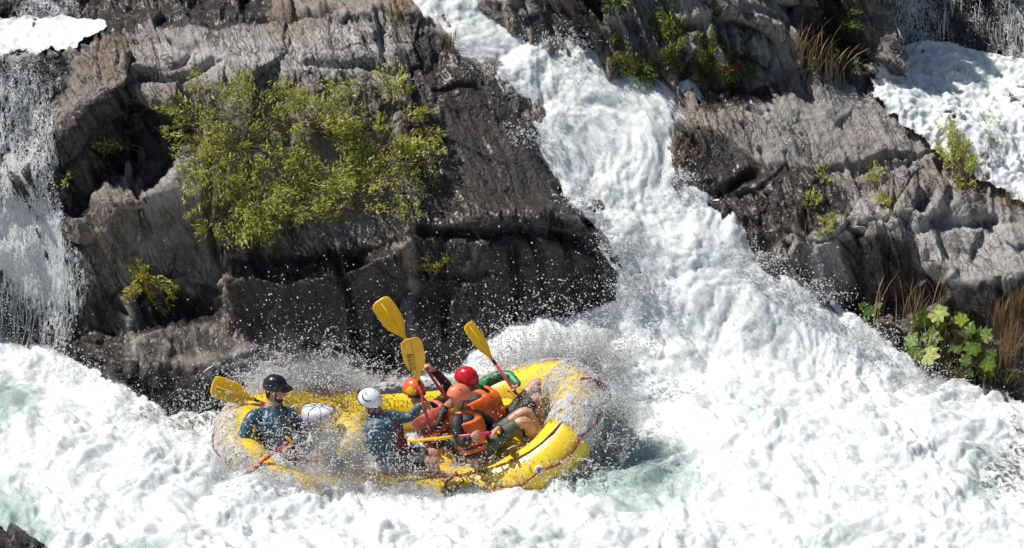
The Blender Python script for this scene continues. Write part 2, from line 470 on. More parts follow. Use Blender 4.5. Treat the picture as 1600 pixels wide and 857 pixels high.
rock_lines = [
    # ---- left outcrop
    [(-260, 640, 2.5), (-100, 600, 2.7), (20, 570, 2.85), (110, 610, 2.3), (200, 672, 1.5), (300, 705, 1.1), (400, 690, 1.25), (480, 650, 1.7), (600, 640, 1.9), (700, 640, 1.9), (780, 610, 2.1), (880, 590, 2.3), (960, 560, 2.45)],
    [(205, 548, 1.75), (240, 562, 1.6), (300, 572, 1.5), (345, 558, 1.55), (400, 546, 1.62), (440, 575, 1.75)],
    [(205, 548, 1.75), (215, 525, 1.95), (265, 512, 2.05), (345, 503, 2.1), (400, 522, 2.0), (425, 540, 1.8)],
    [(195, 560, 2.2), (195, 525, 2.4), (265, 500, 2.5), (340, 492, 2.45)],
    [(180, 440, 2.62), (260, 440, 2.6), (335, 435, 2.5)],
    [(345, 430, 2.05), (450, 440, 1.95), (560, 418, 2.05), (610, 400, 2.15)],
    [(345, 430, 2.05), (365, 512, 1.98), (470, 548, 1.85), (540, 532, 1.95), (610, 560, 1.97)],
    [(352, 418, 2.42), (450, 425, 2.35), (560, 402, 2.4)],
    [(140, 430, 2.55), (220, 432, 2.42), (330, 424, 2.38)],
    [(122, 345, 2.68), (130, 310, 2.72), (165, 275, 2.8), (207, 246, 2.95)],
    [(215, 312, 2.45), (250, 300, 2.52), (285, 262, 2.65), (330, 245, 2.75)],
    [(215, 312, 2.45), (222, 432, 2.42)],
    [(210, 245, 3.05), (240, 282, 2.88), (268, 245, 3.0), (268, 205, 3.1), (225, 190, 3.15)],
    [(205, 180, 2.95), (260, 165, 3.05), (320, 190, 3.1)],
    [(330, 310, 2.5), (440, 365, 2.4), (540, 385, 2.38), (610, 390, 2.35)],
    [(95, 215, 2.85), (130, 172, 2.8), (165, 143, 2.85), (200, 118, 2.95), (210, 92, 3.3)],
    [(92, 325, 2.85), (120, 345, 2.85), (145, 300, 2.98), (205, 243, 3.12)],
    [(98, 225, 2.87), (130, 182, 2.95), (165, 153, 3.04), (205, 126, 3.15)],
    [(206, 126, 3.16), (208, 180, 3.1), (205, 243, 3.12)],
    [(120, 78, 3.5), (175, 45, 3.85), (230, 30, 4.0), (330, 30, 4.1), (420, 25, 4.25), (520, 18, 4.4), (600, 0, 4.7), (640, 8, 4.7)],
    [(210, 92, 3.45), (260, 110, 3.35), (330, 100, 3.5), (400, 85, 3.7), (480, 95, 3.7), (560, 90, 3.8), (620, 75, 4.0)],
    [(215, 120, 3.3), (300, 135, 3.2), (380, 125, 3.4), (480, 125, 3.5), (560, 145, 3.5), (640, 110, 3.9)],
    [(640, 20, 4.6), (690, 70, 4.35), (735, 100, 4.15), (762, 145, 3.9), (800, 215, 3.55), (860, 282, 3.2), (905, 335, 2.9), (940, 372, 2.75)],
    [(640, 110, 3.9), (650, 230, 3.15), (662, 345, 2.5)],
    [(662, 345, 2.5), (760, 343, 2.45), (840, 342, 2.5), (900, 340, 2.62), (940, 372, 2.75)],
    [(662, 356, 2.44), (760, 356, 2.38), (850, 356, 2.44), (900, 360, 2.55), (945, 400, 2.65)],
    [(640, 460, 2.35), (720, 470, 2.2), (800, 450, 2.3), (880, 440, 2.45), (960, 450, 2.6)],
    # ---- right outcrop
    [(1100, 150, 4.4), (1065, 200, 4.05), (1055, 290, 3.55), (1095, 312, 3.42), (1150, 345, 3.25), (1172, 400, 3.02), (1240, 448, 2.85), (1310, 497, 2.7), (1400, 568, 2.35), (1530, 628, 2.05), (1620, 645, 2.0), (1850, 670, 1.9)],
    [(1100, 150, 4.4), (1200, 120, 4.75), (1260, 140, 4.62), (1330, 143, 4.65), (1420, 150, 4.65), (1445, 180, 4.45), (1500, 197, 4.4), (1550, 240, 4.2), (1600, 287, 3.95), (1850, 360, 3.7)],
    [(1085, 205, 4.0), (1130, 190, 4.1), (1200, 176, 4.25), (1300, 182, 4.25), (1380, 186, 4.25), (1430, 205, 4.2)],
    [(1075, 298, 3.55), (1140, 292, 3.55), (1180, 268, 3.7), (1230, 265, 3.7), (1290, 262, 3.75), (1350, 244, 3.85), (1420, 255, 3.82), (1470, 268, 3.78)],
    [(1165, 345, 3.2), (1190, 370, 3.08), (1225, 375, 3.0), (1283, 370, 2.86), (1330, 352, 3.0), (1400, 345, 3.08), (1428, 370, 3.05)],
    [(1190, 376, 3.1), (1215, 432, 3.02), (1240, 448, 2.85)],
    [(1283, 378, 2.84), (1285, 462, 2.78), (1310, 497, 2.7)],
    [(1335, 490, 2.92), (1420, 472, 2.98), (1455, 455, 2.92)],
    [(1428, 380, 3.05), (1432, 420, 2.98), (1455, 455, 2.92)],
    [(1445, 330, 3.3), (1500, 322, 3.35), (1555, 342, 3.35)],
    [(1462, 345, 3.4), (1475, 400, 3.15), (1520, 402, 3.05), (1550, 362, 3.3)],
    [(1435, 392, 2.95), (1462, 385, 3.0), (1490, 418, 2.78), (1480, 440, 2.72)],
    [(1448, 442, 2.76), (1500, 446, 2.68), (1560, 432, 2.68), (1615, 420, 2.7), (1850, 400, 2.75)],
    [(1500, 418, 2.85), (1545, 372, 3.1), (1600, 345, 3.3), (1850, 330, 3.3)],
    [(1450, 505, 2.75), (1530, 522, 2.66), (1620, 525, 2.68), (1850, 520, 2.7)],
    [(1330, 510, 2.75), (1420, 530, 2.65), (1520, 560, 2.5), (1620, 590, 2.35), (1850, 600, 2.3)],
    [(1480, 292, 3.5), (1560, 315, 3.5), (1610, 318, 3.5)],
    [(1490, 215, 4.25), (1525, 220, 4.2), (1545, 262, 3.95), (1530, 300, 3.6)],
    # ---- bank above
    [(800, -60, 5.3), (797, 20, 4.95), (812, 44, 4.85), (850, 58, 4.75), (925, 102, 4.5), (1000, 135, 4.4), (1060, 142, 4.42), (1100, 135, 4.55), (1200, 120, 4.75), (1330, 143, 4.9), (1362, 132, 5.0), (1368, 60, 5.2), (1345, -60, 5.5)],
    [(822, 10, 5.0), (856, 15, 5.0), (900, 30, 4.95), (930, 55, 4.85), (960, 80, 4.7), (1010, 95, 4.6), (1060, 100, 4.65)],
    [(890, -20, 5.05), (905, 35, 4.95), (945, 85, 4.75)],
    [(960, -10, 5.3), (985, 40, 5.0), (1010, 95, 4.6)],
    [(1020, 30, 5.0), (1060, 40, 4.95), (1100, 50, 4.9), (1140, 35, 5.0), (1165, 30, 5.0)],
    [(1070, 60, 4.85), (1075, 120, 4.6)], [(1110, 65, 4.85), (1120, 125, 4.68)],
    [(1165, 30, 5.0), (1195, 55, 4.82), (1197, 97, 4.72), (1175, 92, 4.85), (1165, 30, 5.0)],
    [(1195, 55, 4.82), (1235, 40, 5.0), (1238, 90, 4.9), (1197, 97, 4.72)],
    [(1165, 30, 5.0), (1210, 25, 5.05), (1235, 40, 5.0)],
    [(1240, -60, 5.45), (1250, 30, 5.15), (1255, 100, 5.0)],
    [(1300, -60, 5.6), (1300, 60, 5.3), (1310, 120, 5.05)],
]
rock_pts = [(-300, 300, 3.2), (0, 88, 3.5), (60, 85, 3.5), (-260, 95, 3.5), (0, 330, 3.05), (90, 150, 3.3), (60, 330, 3.0), (0, 480, 2.9), (90, 480, 2.8), (150, 520, 2.55),
            (-260, 40, 4.4), (0, 42, 4.4), (90, 42, 4.4), (165, 48, 4.2), (0, 10, 4.55), (60, 0, 4.6), (130, -10, 4.9), (240, 5, 4.6), (330, -10, 4.9), (450, -10, 4.9), (-260, -120, 5.4), (100, -120, 5.5), (300, -120, 5.6), (500, -120, 5.6), (620, -120, 5.6),
            (800, -150, 5.6), (950, -150, 5.6), (1100, -150, 5.7), (1250, -150, 5.9), (1100, -20, 5.35), (1180, -20, 5.3),
            (1400, -150, 6.6), (1500, -150, 6.7), (1900, -150, 6.7), (1400, 0, 6.3), (1500, 0, 6.35), (1600, 0, 6.3), (1850, 0, 6.3), (1385, 95, 5.9), (1450, 78, 6.0), (1540, 90, 6.0), (1620, 110, 5.9), (1850, 120, 5.9),
            (1400, 140, 5.4), (1480, 170, 5.1), (1600, 220, 4.7), (1850, 260, 4.6),
            # bed under the chute and the river
            (700, -60, 5.6), (710, 10, 5.2), (760, 60, 5.0), (840, 110, 4.75), (920, 170, 4.5), (1000, 200, 4.4), (900, 270, 3.95), (990, 300, 3.85), (980, 390, 3.4), (1080, 370, 3.5), (1050, 450, 3.2), (1150, 470, 3.15), (1020, 540, 2.9), (1250, 550, 2.8), (1400, 640, 2.5),
            (-300, 760, 0.9), (100, 760, 0.9), (400, 800, 0.6), (800, 760, 1.0), (1200, 750, 1.2), (1600, 760, 1.0), (1900, 760, 1.0), (-300, 1000, -3.0), (1900, 1000, -3.0), (800, 1000, -3.0)]
def steep(p):
    """the bank above stands nearly upright over its foot"""
    if 770 < p[0] < 1372 and p[1] < 128 and p[2] > 4.55:
        b = float(np.interp(p[0], [780, 850, 925, 1000, 1100, 1200, 1330, 1372], [4.95, 4.75, 4.5, 4.4, 4.52, 4.72, 4.88, 5.0]))
        return (p[0], p[1], b + (p[2] - b) * 0.62)
    return p


_nl = len(rock_lines)
rock_lines = [[steep(p) for p in l] if min(q[1] for q in l) < 100 and min(q[0] for q in l) > 770 and max(q[0] for q in l) < 1400 else l for l in rock_lines]
rock_pts = [steep(p) for p in rock_pts]
HR = fill_nan(relief(rock_lines, rock_pts))
HR = blur(HR, 1)

UU, VV = np.meshgrid(us, vs)
ORIG = np.zeros(3)


def to_world(H):
    P = UU[..., None] * np.array([1.0, 0, 0]) + VV[..., None] * DV + H[..., None] * DN
    return P


def grid_normals(P):
    du = np.gradient(P, axis=1); dv = np.gradient(P, axis=0)
    n = np.cross(du, dv)
    return n / np.linalg.norm(n, axis=2, keepdims=True)


P0 = to_world(HR)
PX0, PY0 = pix(P0)


_f0 = P0.reshape(-1, 3)
PXJ = PX0 + (22 * fbm(_f0 * 2.6 + 3, 4, .6)).reshape(PX0.shape); PYJ = PY0 + (14 * fbm(_f0 * 2.6 + 43, 4, .6)).reshape(PX0.shape)


def soft(polys, r=6, val=1.0):
    a = np.zeros(PX0.shape)
    for p in polys: a = np.maximum(a, inpoly(PXJ, PYJ, p) * val)
    return blur(a, r)


# --- fracture and layer relief along the surface normal
e1 = FOL; e2 = np.cross([0, 0, 1.0], e1); e2 /= np.linalg.norm(e2); e3 = np.cross(e1, e2)
flat = P0.reshape(-1, 3)
L = np.stack([flat @ e1, flat @ e2, flat @ e3], 1)
L = L + 0.10 * np.stack([perlin(flat * 1.3 + 5), perlin(flat * 1.3 + 50), perlin(flat * 1.3 + 90)], 1)
f1, f2, cid, o1 = worley(L * np.array([2.4, 0.95, 0.9]))
brk = np.clip(fbm(flat * 1.1 + 21, 2) * 2.5 + 0.35, 0, 1)
step = (_rv[cid, 0] - 0.5); facet = (o1 * (_rv[cid] - 0.5)).sum(1)
crack = np.clip(1 - (f2 - f1) / 0.05, 0, 1) * brk
f1b, f2b, cidb, o2 = worley(L * np.array([7.5, 2.2, 2.0]) + 31)
stepb = (_rv[cidb, 1] - 0.5); facetb = (o2 * (_rv[cidb] - 0.5)).sum(1)
crackb = np.clip(1 - (f2b - f1b) / 0.07, 0, 1) * brk
f1c, f2c, cidc, o3 = worley(L * np.array([20.0, 5.0, 5.0]) + 57)
stepc = (_rv[cidc, 1] - 0.5); facetc = (o3 * (_rv[cidc] - 0.5)).sum(1)
layers = fbm(L * np.array([14.0, 1.3, 1.3]), 4, 0.55)
lay2 = fbm(L * np.array([5.0, 0.55, 0.55]) + 8, 3, 0.5)
rough = fbm(flat * 2.2, 5, 0.52)
lump = fbm(flat * np.array([1.1, 1.3, 1.3]) + 77, 3, 0.5)
fine3 = fbm(flat * 14.0, 3, 0.6)
# where the river has polished the slate the breaks are shallow, on the bank above they are deep
polish = soft([[(1090, 160), (1440, 150), (1470, 255), (1100, 300)], [(1320, 300), (1900, 300), (1900, 420), (1450, 440)], [(215, 60), (420, 25), (480, 100), (215, 140)], [(640, 150), (780, 160), (900, 330), (660, 345)]], 10)
calmrock = np.maximum(.6 * soft([[(660, 100), (750, 130), (900, 335), (665, 345)]], 8), soft([[(205, 548), (215, 520), (265, 505), (345, 498), (430, 525), (440, 575), (300, 578)], [(350, 436), (610, 405), (610, 555), (470, 545), (368, 510)], [(222, 316), (330, 255), (340, 420), (222, 430)]], 5))
calmrock = np.maximum(calmrock, .6 * soft([[(650, 352), (900, 350), (960, 400), (990, 620), (660, 620)]], 8))
knob = soft([[(1290, 195), (1440, 190), (1560, 250), (1560, 330), (1430, 330), (1300, 290)]], 8)
rugged = soft([[(770, -160), (1380, -160), (1375, 140), (1000, 140), (770, 50)]], 8)
amt = (0.75 + 0.5 * np.clip(lump + 0.2, 0, 1)) * (1 - 0.68 * polish.ravel()) * (1 - 0.72 * calmrock.ravel()) * (1 + 1.9 * rugged.ravel()) * (1 + .8 * knob.ravel())
D = amt * (0.10 * step + 0.26 * facet - 0.06 * crack + 0.045 * stepb + 0.11 * facetb - 0.03 * crackb + 0.014 * stepc + 0.04 * facetc) + (0.026 * layers * (0.4 + brk) + 0.03 * lay2 + 0.05 * lump) * (1 - .45 * polish.ravel()) * (1 - .5 * calmrock.ravel()) + 0.022 * rough + 0.006 * fine3 + 0.013 * polish.ravel() * fbm(L * np.array([24.0, 0.8, 0.8]) + 5, 3, .6)
# seams, undercuts and hollows that the photograph shows: (line, half width, depth)
seams = [([(206, 88), (206, 130), (208, 250), (214, 310)], .035, .16), ([(328, 28), (380, 26), (430, 20), (520, 14)], .05, .16), ([(480, 100), (520, 104), (560, 98), (632, 118)], .04, .14), ([(590, 20), (600, 60), (604, 95)], .04, .14),
         ([(215, 122), (270, 128), (330, 100)], .035, .12), ([(268, 60), (300, 80), (270, 110)], .03, .09), ([(329, 250), (326, 320), (336, 425)], .04, .18), ([(440, 380), (470, 430)], .05, .16), ([(520, 400), (545, 470), (560, 525)], .04, .16),
         ([(350, 424), (450, 434), (560, 410)], .07, .22), ([(205, 555), (205, 600), (225, 650)], .05, .14), ([(262, 512), (275, 545), (268, 572)], .03, .08), ([(365, 512), (470, 550), (610, 560)], .08, .20),
         ([(680, 140), (740, 130), (790, 190)], .03, .07), ([(690, 215), (720, 230), (800, 265)], .02, .05), ([(660, 362), (760, 364), (850, 362), (930, 392)], .05, .14), ([(640, 420), (700, 436), (760, 428)], .04, .08), ([(700, 360), (690, 440), (700, 520)], .04, .12), ([(800, 370), (810, 440), (800, 520)], .05, .12), ([(880, 380), (900, 450)], .04, .10),
         ([(1182, 272), (1140, 296), (1100, 306)], .05, .16), ([(1185, 232), (1207, 266)], .02, .09), ([(1225, 240), (1234, 268)], .02, .08), ([(1205, 176), (1240, 262)], .018, .05), ([(1250, 180), (1275, 262)], .018, .05), ([(1160, 195), (1180, 240)], .022, .07),
         ([(1335, 262), (1385, 244), (1440, 240)], .03, .10), ([(1430, 275), (1452, 300), (1440, 325)], .06, .2), ([(1470, 250), (1490, 290), (1480, 330)], .05, .18), ([(1290, 262), (1420, 252)], .04, .12), ([(1172, 170), (1195, 178)], .03, .1),
         ([(1418, 345), (1430, 380), (1434, 425), (1452, 458)], .05, .18), ([(1465, 345), (1510, 350), (1550, 345)], .05, .16), ([(1335, 350), (1400, 343)], .03, .08), ([(1240, 375), (1252, 440)], .025, .08), ([(1340, 365), (1345, 480)], .03, .09), ([(1385, 355), (1390, 470)], .03, .08), ([(1540, 352), (1600, 400)], .02, .05), ([(1560, 435), (1570, 520)], .03, .1), ([(1330, 495), (1420, 478), (1460, 465)], .06, .18),
         ([(893, -20), (908, 40), (930, 92)], .05, .22), ([(962, -20), (985, 40), (1010, 98)], .05, .22), ([(1045, 45), (1062, 90), (1070, 132)], .05, .2), ([(1100, 50), (1108, 80), (1118, 128)], .05, .22), ([(1140, 40), (1150, 80), (1145, 110)], .05, .2), ([(1160, 25), (1168, 95), (1200, 104)], .05, .24), ([(1020, 28), (1080, 45), (1140, 32)], .05, .18), ([(1240, 0), (1245, 100)], .05, .22), ([(1300, 0), (1305, 110)], .05, .22), ([(842, -10), (856, 50)], .05, .2), ([(940, 60), (1000, 92), (1060, 98)], .04, .15), ([(1165, 28), (1236, 40)], .04, .14)]
wob = np.stack([perlin(flat * 3.1 + 11), perlin(flat * 3.1 + 44), perlin(flat * 3.1 + 88)], 1) * 0.045
uw, vw = (flat + wob) @ np.array([1.0, 0, 0]), (flat + wob) @ DV
for line, hw, dep in seams:
    best = np.full(len(flat), 9.0)
    # nearest surface spot of each corner, then distance in the sheet
    q = []
    for x, y in line:
        i = np.argmin((PX0 - x) ** 2 + (PY0 - y) ** 2 + 0 * PX0); q.append((P0.reshape(-1, 3)[i] @ np.array([1.0, 0, 0]), P0.reshape(-1, 3)[i] @ DV))
    lo = np.min(q, 0) - .4; hi = np.max(q, 0) + .4
    m = (uw > lo[0]) & (uw < hi[0]) & (vw > lo[1]) & (vw < hi[1])
    um, vm = uw[m], vw[m]; bb = np.full(m.sum(), 9.0)
    for (ax, ay), (bx, by) in zip(q[:-1], q[1:]):
        L2 = (bx - ax) ** 2 + (by - ay) ** 2 + 1e-9
        t = np.clip(((um - ax) * (bx - ax) + (vm - ay) * (by - ay)) / L2, 0, 1)
        bb = np.minimum(bb, np.hypot(um - ax - t * (bx - ax), vm - ay - t * (by - ay)))
    D[m] -= dep * np.exp(-(bb / hw) ** 2) * (0.75 + 0.5 * rough[m])
D = D.reshape(PX0.shape)
NRM = grid_normals(to_world(blur(HR, 5)))
PR = P0 + NRM * D[..., None]
HRD = PR @ DN     # approximate height of the broken rock

# ------------------------------------------------------------------ water surface on the same slope
def zl(px, py, z):
    return (px, py, atz(px, py, z)[1])


water_lines = []
water_pts = [zl(px, 1000, 0.0) for px in (-400, 100, 500, 900, 1300, 1700, 2000)]
water_pts += [zl(px, 860, z) for px, z in ((-350, .0), (0, -.05), (150, .02), (300, .05), (500, .08), (700, .10), (900, .05), (1100, .0), (1300, .05), (1500, .1), (1700, .1), (2000, .1))]
water_pts += [zl(px, 790, z) for px, z in ((-350, .0), (0, .0), (150, .05), (330, .02), (500, -.03), (650, -.05), (800, -.02), (950, .0), (1080, -.02), (1250, .1), (1450, .2), (1650, .15), (2000, .15))]
water_pts += [zl(px, 720, z) for px, z in ((-350, .02), (0, .05), (120, .15), (240, .2), (330, .06), (470, -.08), (640, -.14), (820, -.12), (960, -.02), (1020, -.02), (1120, .18), (1280, .3), (1450, .3), (1600, .15), (2000, .15))]
water_pts += [zl(px, 650, z) for px, z in ((-350, .0), (0, .05), (80, .12), (180, .12), (300, .0), (400, .0), (980, .1), (1080, .25), (1200, .42), (1350, .4), (1480, .25), (1600, .1), (2000, .1))]
water_pts += [(-350, 560, 2.75), (0, 530, 2.95), (60, 545, 2.7), (110, 590, 2.2), (600, 600, 1.9), (700, 590, 1.9), (780, 530, 1.95), (850, 515, 2.05), (900, 510, 2.2), (960, 530, 2.2), (850, 570, 1.7), (950, 590, 1.7), (1080, 590, 1.8),
              (1250, 590, 1.85), (1380, 600, 1.95), (1400, 570, 2.25), (1530, 632, 1.95), (1620, 645, 1.9),
              (1310, 502, 2.6), (1240, 452, 2.8), (1175, 408, 2.95), (1150, 350, 3.2), (1095, 316, 3.38), (1050, 300, 3.5), (1060, 200, 4.02), (1100, 152, 4.5), (1000, 138, 4.38), (925, 105, 4.5), (850, 60, 4.75), (806, 45, 4.85), (800, -60, 5.3),
              (640, -60, 5.3), (645, 0, 4.8), (695, 66, 4.4), (745, 100, 4.2), (770, 145, 3.95), (808, 212, 3.6), (866, 280, 3.25), (910, 333, 2.95), (950, 370, 2.8), (985, 430, 2.65), (985, 480, 2.45),
              # mid stream humps
              (720, 20, 4.9), (790, 90, 4.45), (860, 130, 4.3), (920, 200, 3.95), (960, 160, 4.2), (1000, 230, 3.8), (930, 300, 3.4), (1010, 320, 3.3), (1050, 370, 3.0), (1100, 350, 3.1), (1000, 420, 2.8), (1100, 430, 2.65), (1180, 480, 2.45), (1050, 500, 2.4), (1180, 550, 2.15), (1060, 560, 2.0)]
# outside the channels the sheet runs on under the rock
water_pts += [(560, 100, 5.0), (700, 250, 4.4), (820, 400, 3.6), (760, 470, 2.9), (600, 500, 2.9), (300, 520, 2.7), (1200, 250, 4.6), (1300, 400, 3.8), (1500, 480, 3.3), (1900, 500, 3.3), (900, 10, 5.4), (1080, 70, 5.1)]
HW = fill_nan(relief([], water_pts))
HW = blur(HW, 9)
PW0 = to_world(HW)
fw = PW0.reshape(-1, 3)
wx, wy = pix(PW0)
wx1, wy1 = wx.ravel(), wy.ravel()


def softw(polys, r=10):
    a = np.zeros(wx.shape)
    for p in polys: a = np.maximum(a, inpoly(wx, wy, p))
    return blur(a, r).ravel()


calm_shade_mask = softw([[(-60, 590), (60, 590), (70, 650), (0, 680), (-60, 680)], [(-60, 740), (60, 740), (90, 830), (70, 880), (-60, 880)], [(160, 830), (270, 830), (290, 900), (150, 900)],
                  [(930, 690), (1020, 670), (1095, 700), (1090, 770), (1010, 800), (900, 790), (880, 740)], [(1230, 820), (1360, 815), (1350, 870), (1230, 870)], [(760, 830), (900, 820), (920, 860), (760, 870)],
                  [(690, 0), (750, 0), (790, 90), (740, 80)], [(900, 130), (950, 150), (930, 190), (890, 170)], [(985, 330), (1040, 330), (1040, 360), (990, 370)], [(1150, 735), (1210, 735), (1210, 775), (1150, 775)], [(1500, 690), (1560, 680), (1580, 790), (1520, 800)], [(1130, 600), (1180, 590), (1200, 680), (1150, 700)], [(1340, 690), (1400, 700), (1390, 740), (1340, 730)]], 14)  # calm green patches, with soft grey shadows painted in as well
warp = np.stack([perlin(fw * 0.9 + 7), perlin(fw * 0.9 + 70), perlin(fw * 0.9 + 140)], 1) * 0.35
fl = (fw + warp)
# the water runs down the chute and then swings to the left below it: squeeze the grain along the flow
fdir = np.array([0.48, -0.62, -0.62]); fdir /= np.linalg.norm(fdir)
flow = fl - 0.72 * (fl @ fdir)[:, None] * fdir * np.clip((fw @ DV - 0.6) / 1.0, 0, 1)[:, None]
bil = fbm(fl * np.array([1.9, 1.5, 1.9]), 3, 0.5, billow=True)
bil2 = fbm(flow * np.array([5.2, 5.2, 5.2]) + 3, 4, 0.56, billow=True)
fin = fbm(flow * 17.0, 3, 0.55, ridge=True)
calm1 = np.clip(calm_shade_mask, 0, 1)
bil3 = fbm(flow * np.array([12, 12, 12]) + 9, 3, .6, billow=True)
thr = fbm(fl * np.array([6.0, 6.0, 6.0]) + 0.6 * np.stack([perlin(fw * 3 + 9), perlin(fw * 3 + 19), perlin(fw * 3 + 29)], 1), 4, .55, ridge=True)
upc = np.clip((fw @ DV - 0.9) / 0.8, 0, 1)
DW = (0.10 * bil * (1 - .4 * upc) + 0.020 * bil2 * (1 - 0.6 * calm1) + 0.010 * bil3 * (1 - .7 * calm1) + 0.008 * thr + 0.004 * fin * (1 - 0.7 * calm1))
NW = grid_normals(to_world(blur(HW, 8)))
# a pocket round the raft where the spray builder takes over
PW = PW0 + NW * (DW.reshape(HW.shape) * (0.75 + 0.5 * blur(np.clip(perlin(fw * 0.6 + 40).reshape(HW.shape), 0, 1), 3)))[..., None]
HWD = PW @ DN


def grid_mesh(name, P, keep, attrs):
    """faces of the grid where keep (NV,NU) is true"""
    idx = np.arange(NV * NU).reshape(NV, NU)
    k = keep[:-1, :-1] & keep[1:, :-1] & keep[:-1, 1:] & keep[1:, 1:]
    q = np.stack([idx[:-1, :-1][k], idx[:-1, 1:][k], idx[1:, 1:][k], idx[1:, :-1][k]], 1)
    used, inv = np.unique(q, return_inverse=True)
    me = mesh_np(name, P.reshape(-1, 3)[used], inv.reshape(q.shape))
    for n, a in attrs.items(): set_attr(me, n, np.asarray(a).ravel()[used])
    return me


# the channel where the river runs (below the falls and down the chute)
chan = [(-400, 520), (0, 500), (60, 520), (110, 560), (180, 590), (260, 640), (330, 650), (420, 620), (560, 560), (700, 540), (760, 500), (900, 490), (960, 470), (965, 400), (920, 345), (850, 285), (790, 215), (755, 145), (720, 105), (680, 70), (620, 0), (620, -120), (830, -120), (820, 30), (860, 40), (940, 85), (1010, 125), (1110, 130), (1130, 160), (1090, 190), (1080, 280), (1120, 300), (1180, 340), (1195, 395), (1260, 435), (1330, 490), (1420, 550), (1540, 610), (1640, 630), (2000, 640), (2000, 1200), (-400, 1200)]
KW = inpoly(wx, wy, chan) & (HWD > blur(HRD, 2) - 0.06)
thin_w = softw([[(1000, 140), (1110, 130), (1100, 200), (1070, 290), (1040, 290), (1060, 200), (1020, 180)], [(1560, 640), (1640, 640), (1640, 800), (1560, 780)], [(180, 590), (240, 600), (420, 640), (330, 700), (200, 660)],
                [(1500, 700), (1560, 690), (1570, 780), (1520, 790)]], 12)  # this patch paints a soft grey shadow on the foam
river = link('river', grid_mesh('river', PW, KW, {'calm_shade': calm_shade_mask, 'thin': thin_w * 0.55}), None, [M_FOAM])
tag(river, 'white foaming rapid with pale green patches running down between the outcrops', kind='structure')

# ------------------------------------------------------------------ rock split into the outcrops it is
wet = np.maximum.reduce([  # soaked rock, plus shade painted onto recessed and front faces
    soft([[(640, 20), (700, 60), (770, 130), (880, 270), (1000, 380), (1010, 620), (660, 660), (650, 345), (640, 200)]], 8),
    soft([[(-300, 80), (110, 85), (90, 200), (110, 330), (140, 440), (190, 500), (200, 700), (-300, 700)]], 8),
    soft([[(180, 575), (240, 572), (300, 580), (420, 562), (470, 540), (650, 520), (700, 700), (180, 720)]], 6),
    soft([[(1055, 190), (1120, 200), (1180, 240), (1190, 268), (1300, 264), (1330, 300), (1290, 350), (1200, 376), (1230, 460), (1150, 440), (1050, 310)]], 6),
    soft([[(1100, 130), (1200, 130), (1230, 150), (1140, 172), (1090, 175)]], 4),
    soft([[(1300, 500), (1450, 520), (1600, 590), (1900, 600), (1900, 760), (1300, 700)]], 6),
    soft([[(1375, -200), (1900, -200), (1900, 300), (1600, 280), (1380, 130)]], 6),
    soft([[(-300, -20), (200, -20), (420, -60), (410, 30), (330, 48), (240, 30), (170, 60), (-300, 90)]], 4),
    0.62 * soft([[(190, 440), (345, 430), (360, 510), (200, 530)]], 6),  # overhang shade painted in as a darker tone
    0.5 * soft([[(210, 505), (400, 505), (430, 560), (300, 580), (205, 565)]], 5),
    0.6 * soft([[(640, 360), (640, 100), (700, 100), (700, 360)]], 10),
    0.8 * soft([[(345, 395), (640, 385), (640, 560), (365, 520), (340, 430)]], 8), 0.42 * soft([[(215, 318), (330, 300), (640, 385), (640, 560), (365, 520), (340, 430), (140, 430), (125, 350)]], 8), 0.75 * soft([[(1290, 378), (1400, 360), (1430, 372), (1434, 425), (1455, 457), (1335, 494)], [(1445, 448), (1615, 428), (1900, 410), (1900, 530), (1450, 510)]], 5),  # damp front walls with their shade painted in
    1.0 * soft([[(88, 215), (130, 175), (205, 122), (210, 180), (300, 185), (275, 265), (225, 310), (206, 246), (150, 300), (122, 350), (88, 340)]], 4), 0.5 * soft([[(1230, -160), (1370, -160), (1368, 135), (1240, 110)]], 8),  # shadowed face, recess and upper bank: shade painted darker over the damp
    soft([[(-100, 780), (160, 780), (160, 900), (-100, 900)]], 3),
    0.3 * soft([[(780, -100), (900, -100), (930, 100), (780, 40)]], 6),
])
rust = np.maximum.reduce([
    0.75 * soft([[(110, 60), (200, 50), (205, 110), (110, 180)]], 8), 0.8 * soft([[(400, 0), (470, 0), (480, 60), (420, 60)]], 6),
    0.6 * soft([[(130, 250), (210, 245), (215, 330), (140, 400)]], 8), 0.55 * soft([[(215, 310), (560, 380), (600, 510), (350, 430)]], 10),
    0.9 * soft([[(640, 430), (680, 430), (680, 500), (640, 500)]], 6), 0.9 * soft([[(600, -60), (640, -60), (640, 40), (610, 40)]], 4),
    0.6 * soft([[(1060, 190), (1080, 190), (1080, 290), (1055, 290)]], 4), 0.6 * soft([[(1215, 380), (1240, 370), (1250, 440), (1220, 430)]], 4),
    0.5 * soft([[(1290, 370), (1430, 360), (1430, 470), (1320, 490)]], 6), 0.9 * soft([[(1500, 300), (1600, 300), (1600, 330), (1500, 330)]], 5),
    0.8 * soft([[(1090, 125), (1240, 120), (1240, 160), (1090, 170)]], 4), 0.7 * soft([[(1400, 500), (1600, 480), (1600, 620), (1350, 600)]], 5),
    0.5 * soft([[(880, -50), (970, -50), (960, 110), (890, 40)]], 6)])
